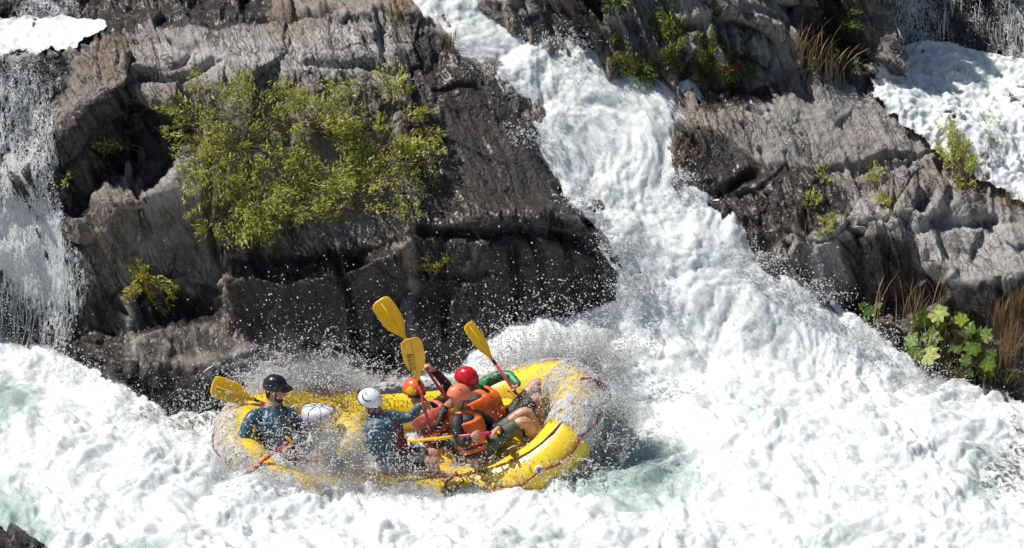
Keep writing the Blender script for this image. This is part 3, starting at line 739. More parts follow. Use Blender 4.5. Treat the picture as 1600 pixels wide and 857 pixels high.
pale = np.maximum.reduce([  # pale rock; sunlit tops are painted lighter too
    0.15 * soft([[(215, 520), (265, 508), (345, 500), (425, 530), (300, 570)]], 5), 0.9 * soft([[(210, 60), (600, 30), (640, 110), (560, 140), (210, 140)]], 10), 0.5 * soft([[(1100, 170), (1420, 145), (1470, 260), (1180, 265)]], 10),
    0.9 * soft([[(1300, 300), (1600, 320), (1600, 430), (1450, 440), (1300, 350)]], 10), 0.9 * soft([[(1165, 30), (1195, 55), (1197, 97), (1170, 92)]], 2), 0.7 * soft([[(215, 300), (330, 240), (340, 270), (260, 310), (220, 325)]], 3),  # left side of the jutting block painted as lit
    0.7 * soft([[(930, -100), (1240, -100), (1240, 110), (960, 100)]], 8), 0.5 * soft([[(1180, 372), (1283, 372), (1285, 460), (1215, 432)]], 4)])  # bank brightened by colour, corner facet painted as lit

KR = (HRD > HWD - 0.30) | ~inpoly(wx, wy, chan)
KR &= (PY0 > -150)


def region(polys):
    a = np.zeros(PX0.shape, bool)
    for p in polys: a |= inpoly(PX0, PY0, p)
    return a


# jitter so that the seams follow the cracks rather than straight lines
jx = 5 * perlin(flat * 5 + 2).reshape(PX0.shape); jy = 5 * perlin(flat * 5 + 60).reshape(PX0.shape)
PX0 = PX0 + jx; PY0 = PY0 + jy
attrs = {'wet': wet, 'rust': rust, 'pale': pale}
taken = np.zeros(PX0.shape, bool)


def outcrop(label, loc, zone, blocks, cat='rock outcrop', name='rock_outcrop'):
    """an Empty with one mesh per block; the rest of the zone is its bedrock part. Faces are dealt out by their lower left vertex."""
    global taken
    root = empty(name, loc, label, cat)
    z = region(zone) & ~taken
    taken |= z
    left = z.copy()
    todo = []
    for nm, poly, lab in blocks:
        m = region([poly]) & left
        left &= ~m
        todo.append((nm, m, lab))
    todo.append(('bedrock', left, None))
    for nm, m, lab in todo:
        if (m & KR).sum() < 50: continue
        o = link(nm, dealt_mesh(nm, m), root, [M_ROCK])
        if lab: o['label'] = lab
    return root


def dealt_mesh(name, m):
    idx = np.arange(NV * NU).reshape(NV, NU)
    k = KR[:-1, :-1] & KR[1:, :-1] & KR[:-1, 1:] & KR[1:, 1:] & m[:-1, :-1]
    q = np.stack([idx[:-1, :-1][k], idx[:-1, 1:][k], idx[1:, 1:][k], idx[1:, :-1][k]], 1)
    used, inv = np.unique(q, return_inverse=True)
    me = mesh_np(name, PR.reshape(-1, 3)[used], inv.reshape(q.shape))
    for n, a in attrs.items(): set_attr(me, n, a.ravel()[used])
    return me


# boulder in the near corner: a lump of its own
_th, _ph = np.meshgrid(np.linspace(0.02, math.pi * .62, 60), np.linspace(0, 2 * math.pi, 97)[:-1], indexing='ij')
_d = np.stack([np.sin(_th) * np.cos(_ph), np.sin(_th) * np.sin(_ph), np.cos(_th)], -1).reshape(-1, 3)
_c = at(5, 905, -2.2); _b = _d * np.array([.52, .46, .46])
_g1, _g2, _gi, _go = worley(_b * np.array([5.0, 2.5, 3.0]) + 90)
_b = _b * (1 + .30 * (_go * (_rv[_gi] - .5)).sum(1) + .16 * (_rv[_gi, 0] - .5) + .07 * fbm(_b * 9 + 4, 4))[:, None]
_ii = np.arange(60 * 96).reshape(60, 96); _jj = np.roll(_ii, -1, 1)
_me = mesh_np('boulder', _b, np.stack([_ii[:-1], _ii[1:], _jj[1:], _jj[:-1]], -1).reshape(-1, 4))
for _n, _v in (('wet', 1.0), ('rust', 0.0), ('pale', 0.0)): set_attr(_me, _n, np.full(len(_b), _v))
_o = link('boulder', _me, None, [M_ROCK]); _o.location = _c
tag(_o, 'wet black boulder poking out of the foam at the bottom left corner', 'boulder')
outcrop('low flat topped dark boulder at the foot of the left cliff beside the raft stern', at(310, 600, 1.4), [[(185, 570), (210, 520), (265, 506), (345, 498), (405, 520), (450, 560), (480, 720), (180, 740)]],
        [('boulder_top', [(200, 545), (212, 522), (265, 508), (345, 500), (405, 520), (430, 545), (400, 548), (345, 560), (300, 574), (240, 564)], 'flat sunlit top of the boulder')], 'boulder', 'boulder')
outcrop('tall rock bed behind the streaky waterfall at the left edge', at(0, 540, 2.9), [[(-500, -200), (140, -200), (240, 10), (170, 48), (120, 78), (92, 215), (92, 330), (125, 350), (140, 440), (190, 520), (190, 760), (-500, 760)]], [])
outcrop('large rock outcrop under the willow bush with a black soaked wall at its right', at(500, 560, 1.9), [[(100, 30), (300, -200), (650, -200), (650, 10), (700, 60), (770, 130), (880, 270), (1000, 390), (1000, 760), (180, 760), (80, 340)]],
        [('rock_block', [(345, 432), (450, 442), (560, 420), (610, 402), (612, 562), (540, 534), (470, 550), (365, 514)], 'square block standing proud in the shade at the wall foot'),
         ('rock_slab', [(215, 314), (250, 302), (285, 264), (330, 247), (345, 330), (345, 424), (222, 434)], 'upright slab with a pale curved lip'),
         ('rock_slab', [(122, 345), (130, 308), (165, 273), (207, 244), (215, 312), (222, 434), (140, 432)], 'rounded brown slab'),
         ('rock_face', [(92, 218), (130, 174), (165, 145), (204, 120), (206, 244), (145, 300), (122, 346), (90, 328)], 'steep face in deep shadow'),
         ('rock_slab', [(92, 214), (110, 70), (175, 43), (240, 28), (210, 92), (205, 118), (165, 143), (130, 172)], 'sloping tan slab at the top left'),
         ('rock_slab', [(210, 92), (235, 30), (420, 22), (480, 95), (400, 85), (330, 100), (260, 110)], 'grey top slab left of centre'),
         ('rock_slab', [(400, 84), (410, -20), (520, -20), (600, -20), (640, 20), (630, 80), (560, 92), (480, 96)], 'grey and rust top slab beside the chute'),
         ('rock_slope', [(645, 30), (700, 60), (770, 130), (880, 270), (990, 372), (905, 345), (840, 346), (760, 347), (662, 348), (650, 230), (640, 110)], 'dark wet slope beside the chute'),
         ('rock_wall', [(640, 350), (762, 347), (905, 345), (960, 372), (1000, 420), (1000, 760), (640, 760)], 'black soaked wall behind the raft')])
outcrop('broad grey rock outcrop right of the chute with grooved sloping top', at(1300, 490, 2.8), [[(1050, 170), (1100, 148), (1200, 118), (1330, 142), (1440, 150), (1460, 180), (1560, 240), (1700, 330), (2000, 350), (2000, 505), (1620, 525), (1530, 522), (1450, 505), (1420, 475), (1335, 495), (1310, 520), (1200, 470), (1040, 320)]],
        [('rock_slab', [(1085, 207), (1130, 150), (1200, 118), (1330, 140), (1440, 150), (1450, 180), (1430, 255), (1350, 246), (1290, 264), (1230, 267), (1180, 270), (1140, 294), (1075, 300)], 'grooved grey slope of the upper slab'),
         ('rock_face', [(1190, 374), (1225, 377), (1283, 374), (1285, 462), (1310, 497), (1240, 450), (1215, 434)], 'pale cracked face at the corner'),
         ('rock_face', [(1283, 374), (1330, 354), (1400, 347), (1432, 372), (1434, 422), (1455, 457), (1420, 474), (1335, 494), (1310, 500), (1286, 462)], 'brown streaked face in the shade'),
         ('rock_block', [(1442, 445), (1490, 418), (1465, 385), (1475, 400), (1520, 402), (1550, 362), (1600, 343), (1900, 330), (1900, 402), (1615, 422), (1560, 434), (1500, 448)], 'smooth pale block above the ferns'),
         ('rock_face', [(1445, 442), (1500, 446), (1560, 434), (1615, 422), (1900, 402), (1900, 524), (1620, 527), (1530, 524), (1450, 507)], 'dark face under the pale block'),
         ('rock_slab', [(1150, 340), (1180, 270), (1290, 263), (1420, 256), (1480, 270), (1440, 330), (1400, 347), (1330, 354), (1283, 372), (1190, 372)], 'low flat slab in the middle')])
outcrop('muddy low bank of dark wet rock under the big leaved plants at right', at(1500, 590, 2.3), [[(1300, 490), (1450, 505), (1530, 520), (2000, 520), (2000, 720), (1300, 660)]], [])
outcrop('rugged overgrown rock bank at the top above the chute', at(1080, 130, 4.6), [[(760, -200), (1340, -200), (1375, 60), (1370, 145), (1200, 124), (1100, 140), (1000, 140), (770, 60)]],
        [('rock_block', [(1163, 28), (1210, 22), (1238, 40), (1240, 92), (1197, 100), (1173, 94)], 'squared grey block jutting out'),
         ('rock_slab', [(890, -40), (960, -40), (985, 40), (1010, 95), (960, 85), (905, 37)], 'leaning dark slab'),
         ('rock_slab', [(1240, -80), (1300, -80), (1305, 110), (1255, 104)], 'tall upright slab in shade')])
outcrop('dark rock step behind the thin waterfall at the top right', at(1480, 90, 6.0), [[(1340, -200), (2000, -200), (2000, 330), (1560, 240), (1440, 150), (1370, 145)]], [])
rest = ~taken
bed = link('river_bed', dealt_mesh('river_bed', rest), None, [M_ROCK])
tag(bed, 'rock bed of the river below the foam', kind='structure')

# ------------------------------------------------------------------ falls and the pools above them
def sheet(name, zone, off, amp, mat, thin, label, kind='structure', attr2=None, rmin=4):
    z = inpoly(pxr + 9 * jt1, pyr + 6 * jt2, zone)
    base = to_world(blur(HRD, rmin))
    n = (0.55 * fbm(flat * np.array([6, 6, 2.2]) + 12, 4, 0.55, ridge=True) + 0.6 * fbm(flat * np.array([2.2, 2.2, 1.2]) + 4, 3, 0.5, billow=True)).reshape(PX0.shape)
    P = base + NRM * (off + amp * n)[..., None]
    me = grid_mesh(name, P, z, {'thin': thin, 'calm_shade': attr2 if attr2 is not None else np.zeros(PX0.shape)})
    o = link(name, me, None, [mat])
    return tag(o, label, kind=kind)


jt1 = fbm(flat * 4 + 3, 4, .6).reshape(PX0.shape); jt2 = fbm(flat * 4 + 43, 4, .6).reshape(PX0.shape)
pxr, pyr = PX0 - jx, PY0 - jy
PX0b, PY0b = PX0, PY0
PX0, PY0 = pxr, pyr
th_left = 0.95 - 0.55 * soft([[(-300, 85), (70, 95), (110, 380), (120, 460), (-300, 420)]], 12) - 0.5 * soft([[(-300, 330), (110, 340), (130, 440), (90, 560), (75, 560), (70, 450), (0, 440), (-300, 500)]], 8)
sheet('waterfall', [(-500, 84), (60, 82), (115, 90), (95, 200), (85, 300), (110, 350), (150, 420), (110, 560), (150, 640), (-500, 640)], 0.05, 0.03, M_FALL, th_left, 'lacy thin waterfall down the dark rock at the left edge')
th_ur = 0.95 - 0.5 * soft([[(1370, -160), (1430, -160), (1450, 90), (1380, 100)], [(1560, -160), (1900, -160), (1900, 120), (1580, 100)]], 8)
sheet('waterfall', [(1352, -160), (1900, -160), (1900, 130), (1600, 110), (1450, 84), (1372, 100)], 0.05, 0.03, M_FALL, th_ur, 'thin streaked waterfall over the dark step at the top right')
sheet('rapid', [(1362, 90), (1450, 70), (1600, 95), (1900, 110), (1900, 430), (1680, 370), (1570, 315), (1500, 275), (1450, 235), (1400, 190), (1362, 158)], 0.07, 0.07, M_FOAM, np.zeros(PX0.shape), 'white rapid below the top right waterfall', rmin=8)
sheet('pool', [(-500, 38), (60, 36), (165, 40), (172, 50), (120, 82), (60, 88), (-500, 92)], 0.07, 0.03, M_FOAM, np.zeros(PX0.shape), 'foamy pool above the left waterfall', rmin=10, attr2=0.02 + 0.35 * soft([[(-500, 68), (130, 68), (130, 90), (-500, 95)]], 4))
sheet('cascade', [(-500, -160), (400, -160), (420, 20), (330, 46), (240, 32), (180, 40), (0, 42), (-500, 45)], 0.04, 0.03, M_FALL, 1.0 - 0.5 * soft([[(40, -20), (130, -20), (120, 42), (30, 42)]], 5), 'broken cascade of water among the rocks at the top left')

# ------------------------------------------------------------------ surface lookup for things that stand on the rock
_pp = PR.reshape(-1, 3)[::2]
_qx, _qy = pix(_pp)
_qd = (_pp - CAM) @ FWD
_okv = KR.ravel()[::2]


def on_rock(px, py):
    m = (np.abs(_qx - px) < 4) & (np.abs(_qy - py) < 5) & _okv
    if not m.any(): return Vector(at(px, py, 3.0))
    i = np.where(m)[0]; i = i[np.argmin(_qd[i])]
    return Vector(_pp[i])


# ------------------------------------------------------------------ small mesh builder
class MB:
    def __init__(s): s.v = []; s.f = []
    def add(s, vs_, fs_):
        n = len(s.v); s.v += [tuple(v) for v in vs_]; s.f += [tuple(i + n for i in f) for f in fs_]
    def loft(s, secs, n=12, power=1.0, caps=True):
        """secs: (centre, half axis a, half axis b)"""
        rings = []
        for c, a, b in secs:
            ring = []
            for k in range(n):
                t = 2 * math.pi * k / n
                ct, st = math.cos(t), math.sin(t)
                ct = math.copysign(abs(ct) ** power, ct); st = math.copysign(abs(st) ** power, st)
                ring.append(Vector(c) + Vector(a) * ct + Vector(b) * st)
            rings.append(ring)
        vs_ = [v for r in rings for v in r]; fs_ = []
        for i in range(len(rings) - 1):
            for k in range(n):
                fs_.append((i * n + k, i * n + (k + 1) % n, (i + 1) * n + (k + 1) % n, (i + 1) * n + k))
        if caps:
            fs_.append(tuple(range(n - 1, -1, -1))); fs_.append(tuple((len(rings) - 1) * n + k for k in range(n)))
        s.add(vs_, fs_)
    def tube(s, pts, rad, n=8, caps=True, round_ends=False, smooth=0):
        pts = [Vector(p) for p in pts]
        rad = [rad] * len(pts) if isinstance(rad, (int, float)) else list(rad)
        for _ in range(smooth):
            q, r = [pts[0]], [rad[0]]
            for a, b, ra, rb in zip(pts[:-1], pts[1:], rad[:-1], rad[1:]):
                q += [a.lerp(b, .25), a.lerp(b, .75)]; r += [ra * .75 + rb * .25, ra * .25 + rb * .75]
            q.append(pts[-1]); r.append(rad[-1]); pts, rad = q, r
        if round_ends:
            d0 = (pts[0] - pts[1]).normalized(); d1 = (pts[-1] - pts[-2]).normalized()
            pre, post = [], []
            for t in (0.25, 0.6, 0.85):
                pre.append((pts[0] + d0 * rad[0] * (1 - t ** 2) ** .5, rad[0] * t)); post.append((pts[-1] + d1 * rad[-1] * (1 - t ** 2) ** .5, rad[-1] * t))
            pts = [p for p, _ in pre] + pts + [p for p, _ in post[::-1]]
            rad = [r for _, r in pre] + rad + [r for _, r in post[::-1]]
        t0 = (pts[1] - pts[0]).normalized()
        u = t0.orthogonal().normalized(); secs = []
        for i, p in enumerate(pts):
            t = (pts[min(i + 1, len(pts) - 1)] - pts[max(i - 1, 0)])
            if t.length < 1e-9: t = t0
            t.normalize()
            u = (u - t * u.dot(t))
            if u.length < 1e-6: u = t.orthogonal()
            u.normalize(); w = t.cross(u)
            secs.append((p, u * rad[i], w * rad[i]))
        s.loft(secs, n, caps=caps)
    def ball(s, c, a, b, d, nu=10, nv=7):
        """ellipsoid with half axes a, b, d"""
        c, a, b, d = Vector(c), Vector(a), Vector(b), Vector(d)
        vs_ = [c + d]; fs_ = []
        for i in range(1, nv):
            th = math.pi * i / nv
            for k in range(nu):
                ph = 2 * math.pi * k / nu
                vs_.append(c + d * math.cos(th) + (a * math.cos(ph) + b * math.sin(ph)) * math.sin(th))
        vs_.append(c - d)
        for k in range(nu): fs_.append((0, 1 + k, 1 + (k + 1) % nu))
        for i in range(nv - 2):
            for k in range(nu): fs_.append((1 + i * nu + k, 1 + (i + 1) * nu + k, 1 + (i + 1) * nu + (k + 1) % nu, 1 + i * nu + (k + 1) % nu))
        b0 = 1 + (nv - 2) * nu
        for k in range(nu): fs_.append((b0 + k, len(vs_) - 1, b0 + (k + 1) % nu))
        s.add(vs_, fs_)
    def mesh(s, name, smooth=True):
        me = bpy.data.meshes.new(name)
        me.from_pydata(s.v, [], s.f)
        me.polygons.foreach_set('use_smooth', [smooth] * len(me.polygons))
        bm = bmesh.new(); bm.from_mesh(me); bmesh.ops.recalc_face_normals(bm, faces=bm.faces); bm.to_mesh(me); bm.free()
        me.update(); return me
    def build(s, name, mat, parent=None, smooth=True, remesh=0.0, lap=0):
        me = s.mesh(name, smooth)
        if remesh:
            o = bpy.data.objects.new('tmp', me); COL.objects.link(o)
            md = o.modifiers.new('r', 'REMESH'); md.mode = 'VOXEL'; md.voxel_size = remesh; md.use_smooth_shade = True
            if lap:
                sm = o.modifiers.new('s', 'SMOOTH'); sm.iterations = lap; sm.factor = 0.5
            dg = bpy.context.evaluated_depsgraph_get()
            me2 = bpy.data.meshes.new_from_object(o.evaluated_get(dg)); me2.name = name
            bpy.data.objects.remove(o); bpy.data.meshes.remove(me); me = me2
            me.materials.clear()
            me.polygons.foreach_set('use_smooth', [True] * len(me.polygons))
        return link(name, me, parent, [mat] if mat else [])


def frame(fwd, up):
    f = Vector(fwd).normalized(); r = f.cross(Vector(up)).normalized(); u = r.cross(f)
    return f, r, u       # forward, right, up


# ------------------------------------------------------------------ materials of the party
M_YEL = simple_mat('raft_rubber', (0.88, 0.60, 0.02), 0.30, 0.06, 5, 0.12, 40)
M_SEAM = simple_mat('raft_seam', (0.76, 0.50, 0.02), 0.42, 0.05)
M_BLK = simple_mat('black_rubber', (0.018, 0.018, 0.019), 0.45, 0.15, 12, 0.2)
M_FLOOR = simple_mat('raft_floor', (0.13, 0.12, 0.10), 0.25, 0.2, 8)
M_ROPE = simple_mat('red_rope', (0.26, 0.035, 0.03), 0.7, 0.25, 40, 0.5, 150)
M_PATCH = simple_mat('grey_patch', (0.62, 0.62, 0.60), 0.5, 0.05)
M_SKIN = simple_mat('skin', (0.50, 0.27, 0.18), 0.42, 0.10, 14, 0.1, 200)
M_NAVY = simple_mat('navy_jacket', (0.03, 0.085, 0.135), 0.38, 0.25, 7, 0.5, 28)
M_TEAL = simple_mat('teal_jacket', (0.07, 0.125, 0.165), 0.40, 0.25, 7, 0.5, 28)
M_BLKC = simple_mat('black_shirt', (0.016, 0.017, 0.016), 0.6, 0.25, 9, 0.5, 30)
M_GRNC = simple_mat('green_sleeve', (0.02, 0.22, 0.085), 0.45, 0.5, 16, 0.4, 30)
M_OLIVE = simple_mat('olive_cloth', (0.06, 0.075, 0.05), 0.6, 0.25, 9, 0.4, 30)
M_PFDO = simple_mat('orange_vest', (0.80, 0.135, 0.018), 0.5, 0.12, 10, 0.35, 30)
M_PFDR = simple_mat('maroon_vest', (0.22, 0.022, 0.028), 0.5, 0.2, 10, 0.35, 30)
M_PFDS = simple_mat('salmon_vest', (0.55, 0.13, 0.075), 0.55, 0.25, 12, 0.35, 30)
M_HBLK = simple_mat('helmet_black', (0.012, 0.014, 0.018), 0.22, 0.05)
M_HWHT = simple_mat('helmet_white', (0.78, 0.79, 0.81), 0.25, 0.03)
M_HORG = simple_mat('helmet_orange', (0.74, 0.12, 0.025), 0.3, 0.08)
M_HCOR = simple_mat('helmet_coral', (0.80, 0.20, 0.11), 0.38, 0.06)
M_HRED = simple_mat('helmet_red', (0.58, 0.012, 0.022), 0.25, 0.06)
M_STRAP = simple_mat('webbing', (0.025, 0.025, 0.027), 0.6, 0.1)
M_GREY = simple_mat('grey_strap', (0.22, 0.23, 0.22), 0.5, 0.1)
M_HAIR = simple_mat('dark_hair', (0.022, 0.014, 0.010), 0.5, 0.3, 60, 0.6, 160)
M_EYE = simple_mat('eye_dark', (0.03, 0.02, 0.015), 0.2, 0.0)
M_PINK = simple_mat('pink_shaft', (0.52, 0.045, 0.10), 0.35, 0.08)
M_BLADE = simple_mat('yellow_blade', (0.88, 0.50, 0.01), 0.30, 0.06, 9)
M_LOGO = simple_mat('black_print', (0.02, 0.02, 0.02), 0.5, 0.0)
M_WHT = simple_mat('white_coating', (0.72, 0.74, 0.80), 0.35, 0.04)
M_BLUE = simple_mat('blue_tab', (0.02, 0.10, 0.32), 0.4, 0.05)
M_LIME = simple_mat('lime_tab', (0.35, 0.50, 0.05), 0.5, 0.1)

# ------------------------------------------------------------------ the raft
RAFT_C = Vector(at(643, 706, 0.42))
RAFT_R = Matrix.Rotation(R(-4.0), 3, 'Y') @ Matrix.Rotation(R(15), 3, 'X')
RT = 0.258


def rl(x, y, z): return RAFT_C + RAFT_R @ Vector((x, y, z))


def raft_path(t):
    """centre line of the ring tube, t in 0..1 round the raft, local coordinates"""
    hw, sx, ex = 0.69, 1.02, 0.70
    per = [2 * sx, math.pi * (hw + ex) / 2, 2 * sx, math.pi * (hw + ex) / 2]
    tot = sum(per); d = (t % 1) * tot
    if d < per[0]: x, y = -sx + d, -hw
    elif d < per[0] + per[1]:
        a = -math.pi / 2 + math.pi * (d - per[0]) / per[1]; x, y = sx + ex * math.cos(a), hw * math.sin(a)
    elif d < per[0] + per[1] + per[2]: x, y = sx - (d - per[0] - per[1]), hw
    else:
        a = math.pi / 2 + math.pi * (d - per[0] - per[1] - per[2]) / per[3]; x, y = -sx + ex * math.cos(a), hw * math.sin(a)
    z = 0.46 * max(0, (x - 0.55) / 1.17) ** 1.7 + 0.26 * max(0, (-x - 0.75) / 0.97) ** 1.7
    return Vector((x, y, z))


def tube_frame(t):
    p = raft_path(t); tg = (raft_path(t + .002) - raft_path(t - .002)).normalized()
    outw = tg.cross(Vector((0, 0, 1))).normalized(); up = outw.cross(tg).normalized()
    return p, tg, outw, up


def on_tube(t, ang, r=RT):
    """point on the ring tube; ang 0 = outward, 90 = top"""
    p, tg, o_, u_ = tube_frame(t)
    q = p + (o_ * math.cos(ang) + u_ * math.sin(ang)) * r
    return RAFT_C + RAFT_R @ q


raft = empty('raft', RAFT_C, 'yellow inflatable raft plunging through the foam with five people aboard', 'raft')
NT_ = 120
mb = MB()
ringv = []
for i in range(NT_):
    t = i / NT_
    pinch = 1.0 - 0.012 * (1 if i % 10 == 0 else 0)
    for k in range(28):
        ringv.append(on_tube(t, 2 * math.pi * k / 28, RT * pinch))
fs_ = [(i * 28 + k, i * 28 + (k + 1) % 28, ((i + 1) % NT_) * 28 + (k + 1) % 28, ((i + 1) % NT_) * 28 + k) for i in range(NT_) for k in range(28)]
mb.add(ringv, fs_)
tubeo = mb.build('ring_tube', M_YEL, raft)
for i in range(12):
    mb = MB(); t0 = i / 12 + .003
    mb.v = [on_tube(t0 + s_ * .0045, 2 * math.pi * k / 28, RT + 0.004) for s_ in (-1, 1) for k in range(28)]
    mb.f = [(k, (k + 1) % 28, 28 + (k + 1) % 28, 28 + k) for k in range(28)]
    mb.build('seam_band', M_SEAM, tubeo)
mb = MB()
fl_ = []
for i in range(25):
    for j in range(9):
        x = -1.62 + 3.24 * i / 24; y = -0.55 + 1.1 * j / 8
        fl_.append(rl(x, y, -0.17 + 0.03 * math.cos(j * 1.57 * 2) + 0.40 * max(0, (x - 0.6) / 1.1) ** 1.7 + 0.22 * max(0, (-x - .75) / .97) ** 1.7))
mb.add(fl_, [(i * 9 + j, (i + 1) * 9 + j, (i + 1) * 9 + j + 1, i * 9 + j + 1) for i in range(24) for j in range(8)])
mb.build('floor', M_FLOOR, raft)
for x in (-0.62, 0.30, 0.98):
    mb = MB(); mb.tube([rl(x, -0.52 + 1.04 * k / 6, 0.02 + (0.06 if x > .9 else 0)) for k in range(7)], 0.15, 18)
    mb.build('thwart', M_YEL, raft)
# grab line round the outside, in swags between the rings
NS = 22
for k in range(NS):
    t0, t1 = k / NS, (k + 1) / NS
    mb = MB()
    mb.tube([on_tube(t0 + (t1 - t0) * j / 8, R(40) - 0.22 * math.sin(math.pi * j / 8), RT + 0.012 + .006 * math.sin(math.pi * j / 8)) for j in range(9)], 0.011, 6)
    mb.build('grab_line', M_ROPE, raft)
    mb = MB(); c = on_tube(t0, R(40), RT + .003); n_ = (c - (RAFT_C + RAFT_R @ raft_path(t0))).normalized(); a_ = n_.orthogonal().normalized()
    mb.loft([(c - n_ * .004, a_ * .052, n_.cross(a_) * .052), (c + n_ * .006, a_ * .045, n_.cross(a_) * .045), (c + n_ * .007, a_ * .01, n_.cross(a_) * .01)], 14)
    pt = mb.build('ring_patch', M_PATCH if k % 3 == 0 else M_SEAM, raft)
    mb = MB(); q = [c + n_ * .012 + (a_ * math.cos(j * math.pi / 6) + n_.cross(a_) * math.sin(j * math.pi / 6)) * .026 for j in range(13)]
    mb.tube(q, .004, 5); mb.build('steel_ring', M_GREY, pt)
# line laced across the bow tube and the bundle hanging over the nose
def tnear(px, py, n=600):
    best = min(range(n), key=lambda i: (lambda w: (w[0] - px) ** 2 + (w[1] - py) ** 2)([float(z) for z in pix(np.array(RAFT_C + RAFT_R @ raft_path(i / n))[None])] if False else [float(z[0]) for z in pix(np.array(RAFT_C + RAFT_R @ raft_path(i / n))[None])]))
    return best / n
tb = tnear(930, 640)
mb = MB()
bun = [on_tube(tb + .012, R(a), RT + .03) for a in (80, 55, 30, 5, -18, -42, -62)]
mb.tube(bun, [.012, .022, .034, .044, .052, .05, .025], 8, round_ends=True)
for k in range(26):
    f = k / 26; i = min(5, int(f * 6)); c = bun[i].lerp(bun[i + 1], f * 6 - i)
    d = Vector((rnd.uniform(-1, 1), rnd.uniform(-1, .4), rnd.uniform(-1, 1))) * .045
    mb.tube([c - d * .6, c + d, c + d * .6 + Vector((rnd.uniform(-.03, .03), 0, -.07))], .008, 5)
mb.build('bow_line_bundle', M_ROPE, raft)
mb = MB()
ln = [on_tube(tb - .012 - k * .0155, R(95 - k * 1.2), RT + .008) for k in range(17)]
mb.tube(ln, [.007 + .006 * (k % 3 == 0) for k in range(17)], 6)
mb.build('inner_line', M_ROPE, raft)
for dt in (0.150, 0.17, .185, 0.20):
    mb = MB(); mb.tube([on_tube(tb - dt + .006 * math.sin(a * 2.2 + dt * 90), R(88 - 12 * a), RT + .010 + .006 * math.sin(a * 3)) for a in range(6)], .012, 6); mb.build('handle_loop', M_ROPE, raft)
# black wear pad along the far tube
mb = MB(); grid = []
for i in range(13):
    for j in range(5):
        grid.append(on_tube(tnear(560, 622) - i * .0092, R(62 + 10 * j), RT + .006))
mb.add(grid, [(i * 5 + j, (i + 1) * 5 + j, (i + 1) * 5 + j + 1, i * 5 + j + 1) for i in range(12) for j in range(4)])
mb.build('wear_pad', M_BLK, raft)

# white round bag lid with radial seams behind the guide
c0 = V(497, 640, 0.62)
bagf, bagr, bagu = frame((0, -1, 0.1), (0.05, 0.45, 1))
lid = empty('dry_bag', c0, 'white round bag with radial seams lying against the far tube', 'bag')
mb = MB()
def disk(r, h): return (c0 + bagu * h, bagr * r, bagf * r)
mb.loft([disk(.10, -.16), disk(.165, -.15), disk(.172, -.03), disk(.165, 0), disk(.14, .022), disk(.08, .034), disk(.012, .037)], 24)
bagb = mb.build('bag_body', M_WHT, lid)
for k in range(8):
    a = math.pi * k / 4 + .2
    mb = MB(); mb.tube([c0 + (bagr * math.cos(a) + bagf * math.sin(a)) * r + bagu * h for r, h in ((.03, .039), (.08, .037), (.14, .026), (.168, .002), (.174, -.06))], .0045, 5)
    mb.build('seam', M_GREY, lid)


# ------------------------------------------------------------------ paddles
def paddle(label, tip, end, width_dir, parts=(0.50, 0.105), logo=False, tip_hide=False):
    tip, end = Vector(tip), Vector(end)
    ax = (end - tip).normalized(); w = Vector(width_dir); w = (w - ax * w.dot(ax)).normalized(); n_ = ax.cross(w)
    root = empty('paddle', end, label, 'paddle')
    L_, hw = parts
    mb = MB(); secs = []
    for s_, h, th in ((0, .045, .004), (.012, .075, .006), (.035, .093, .007), (.08, .101, .008), (.17, .105, .009), (.27, .102, .010), (.34, .088, .011), (.40, .062, .013), (.45, .034, .016), (.49, .019, .018), (.53, .018, .018)):
        secs.append((tip + ax * s_ * L_ / .5, w * h * hw / .105, n_ * th))
    mb.loft(secs, 16)
    for sgn in (1, -1):
        mb.tube([tip + ax * .04 + n_ * .0065 * sgn, tip + ax * .2 + n_ * .010 * sgn, tip + ax * L_ * .9 + n_ * .013 * sgn], [.004, .007, .009], 8)
    bl = mb.build('blade', M_BLADE, root)
    bl.data.polygons.foreach_set('use_smooth', [True] * len(bl.data.polygons))
    if logo:
        # black outlined word badge lying along the blade, on its near face
        sg = 1 if n_.y < 0 else -1
        def bp(s_, q): return tip + ax * s_ + w * q + n_ * sg * .0115
        lg = MB()
        oq = logo
        loop = [bp(.17 + .175 * a, oq + b) for a, b in ((0, -.026), (0, .026), (.5, .028), (1, .026), (1, -.026), (.5, -.028), (0, -.026))]
        lg.tube(loop, .0035, 5)
        for j in range(4):                                       # C C O O
            cc = .192 + j * .043
            rng = range(2, 11) if j < 2 else range(13)
            lg.tube([bp(cc + .013 * math.cos(k * math.pi / 6 + math.pi / 2), oq + .014 * math.sin(k * math.pi / 6 + math.pi / 2)) for k in rng], .0032, 5)
        lg.build('logo', M_LOGO, bl)
    mb = MB(); mb.tube([tip + ax * L_, tip + ax * (L_ + .08)], .0165, 10); mb.build('throat', M_STRAP, root)
    mb = MB(); mb.tube([tip + ax * (L_ + .03), end], .0155, 10); mb.build('shaft', M_PINK, root)
    mb = MB(); mb.tube([end - w * .05, end - w * .02 + ax * .008, end + w * .02 + ax * .008, end + w * .05], [.014, .018, .018, .014], 8, round_ends=True); mb.build('grip', M_BLADE, root)
    return root


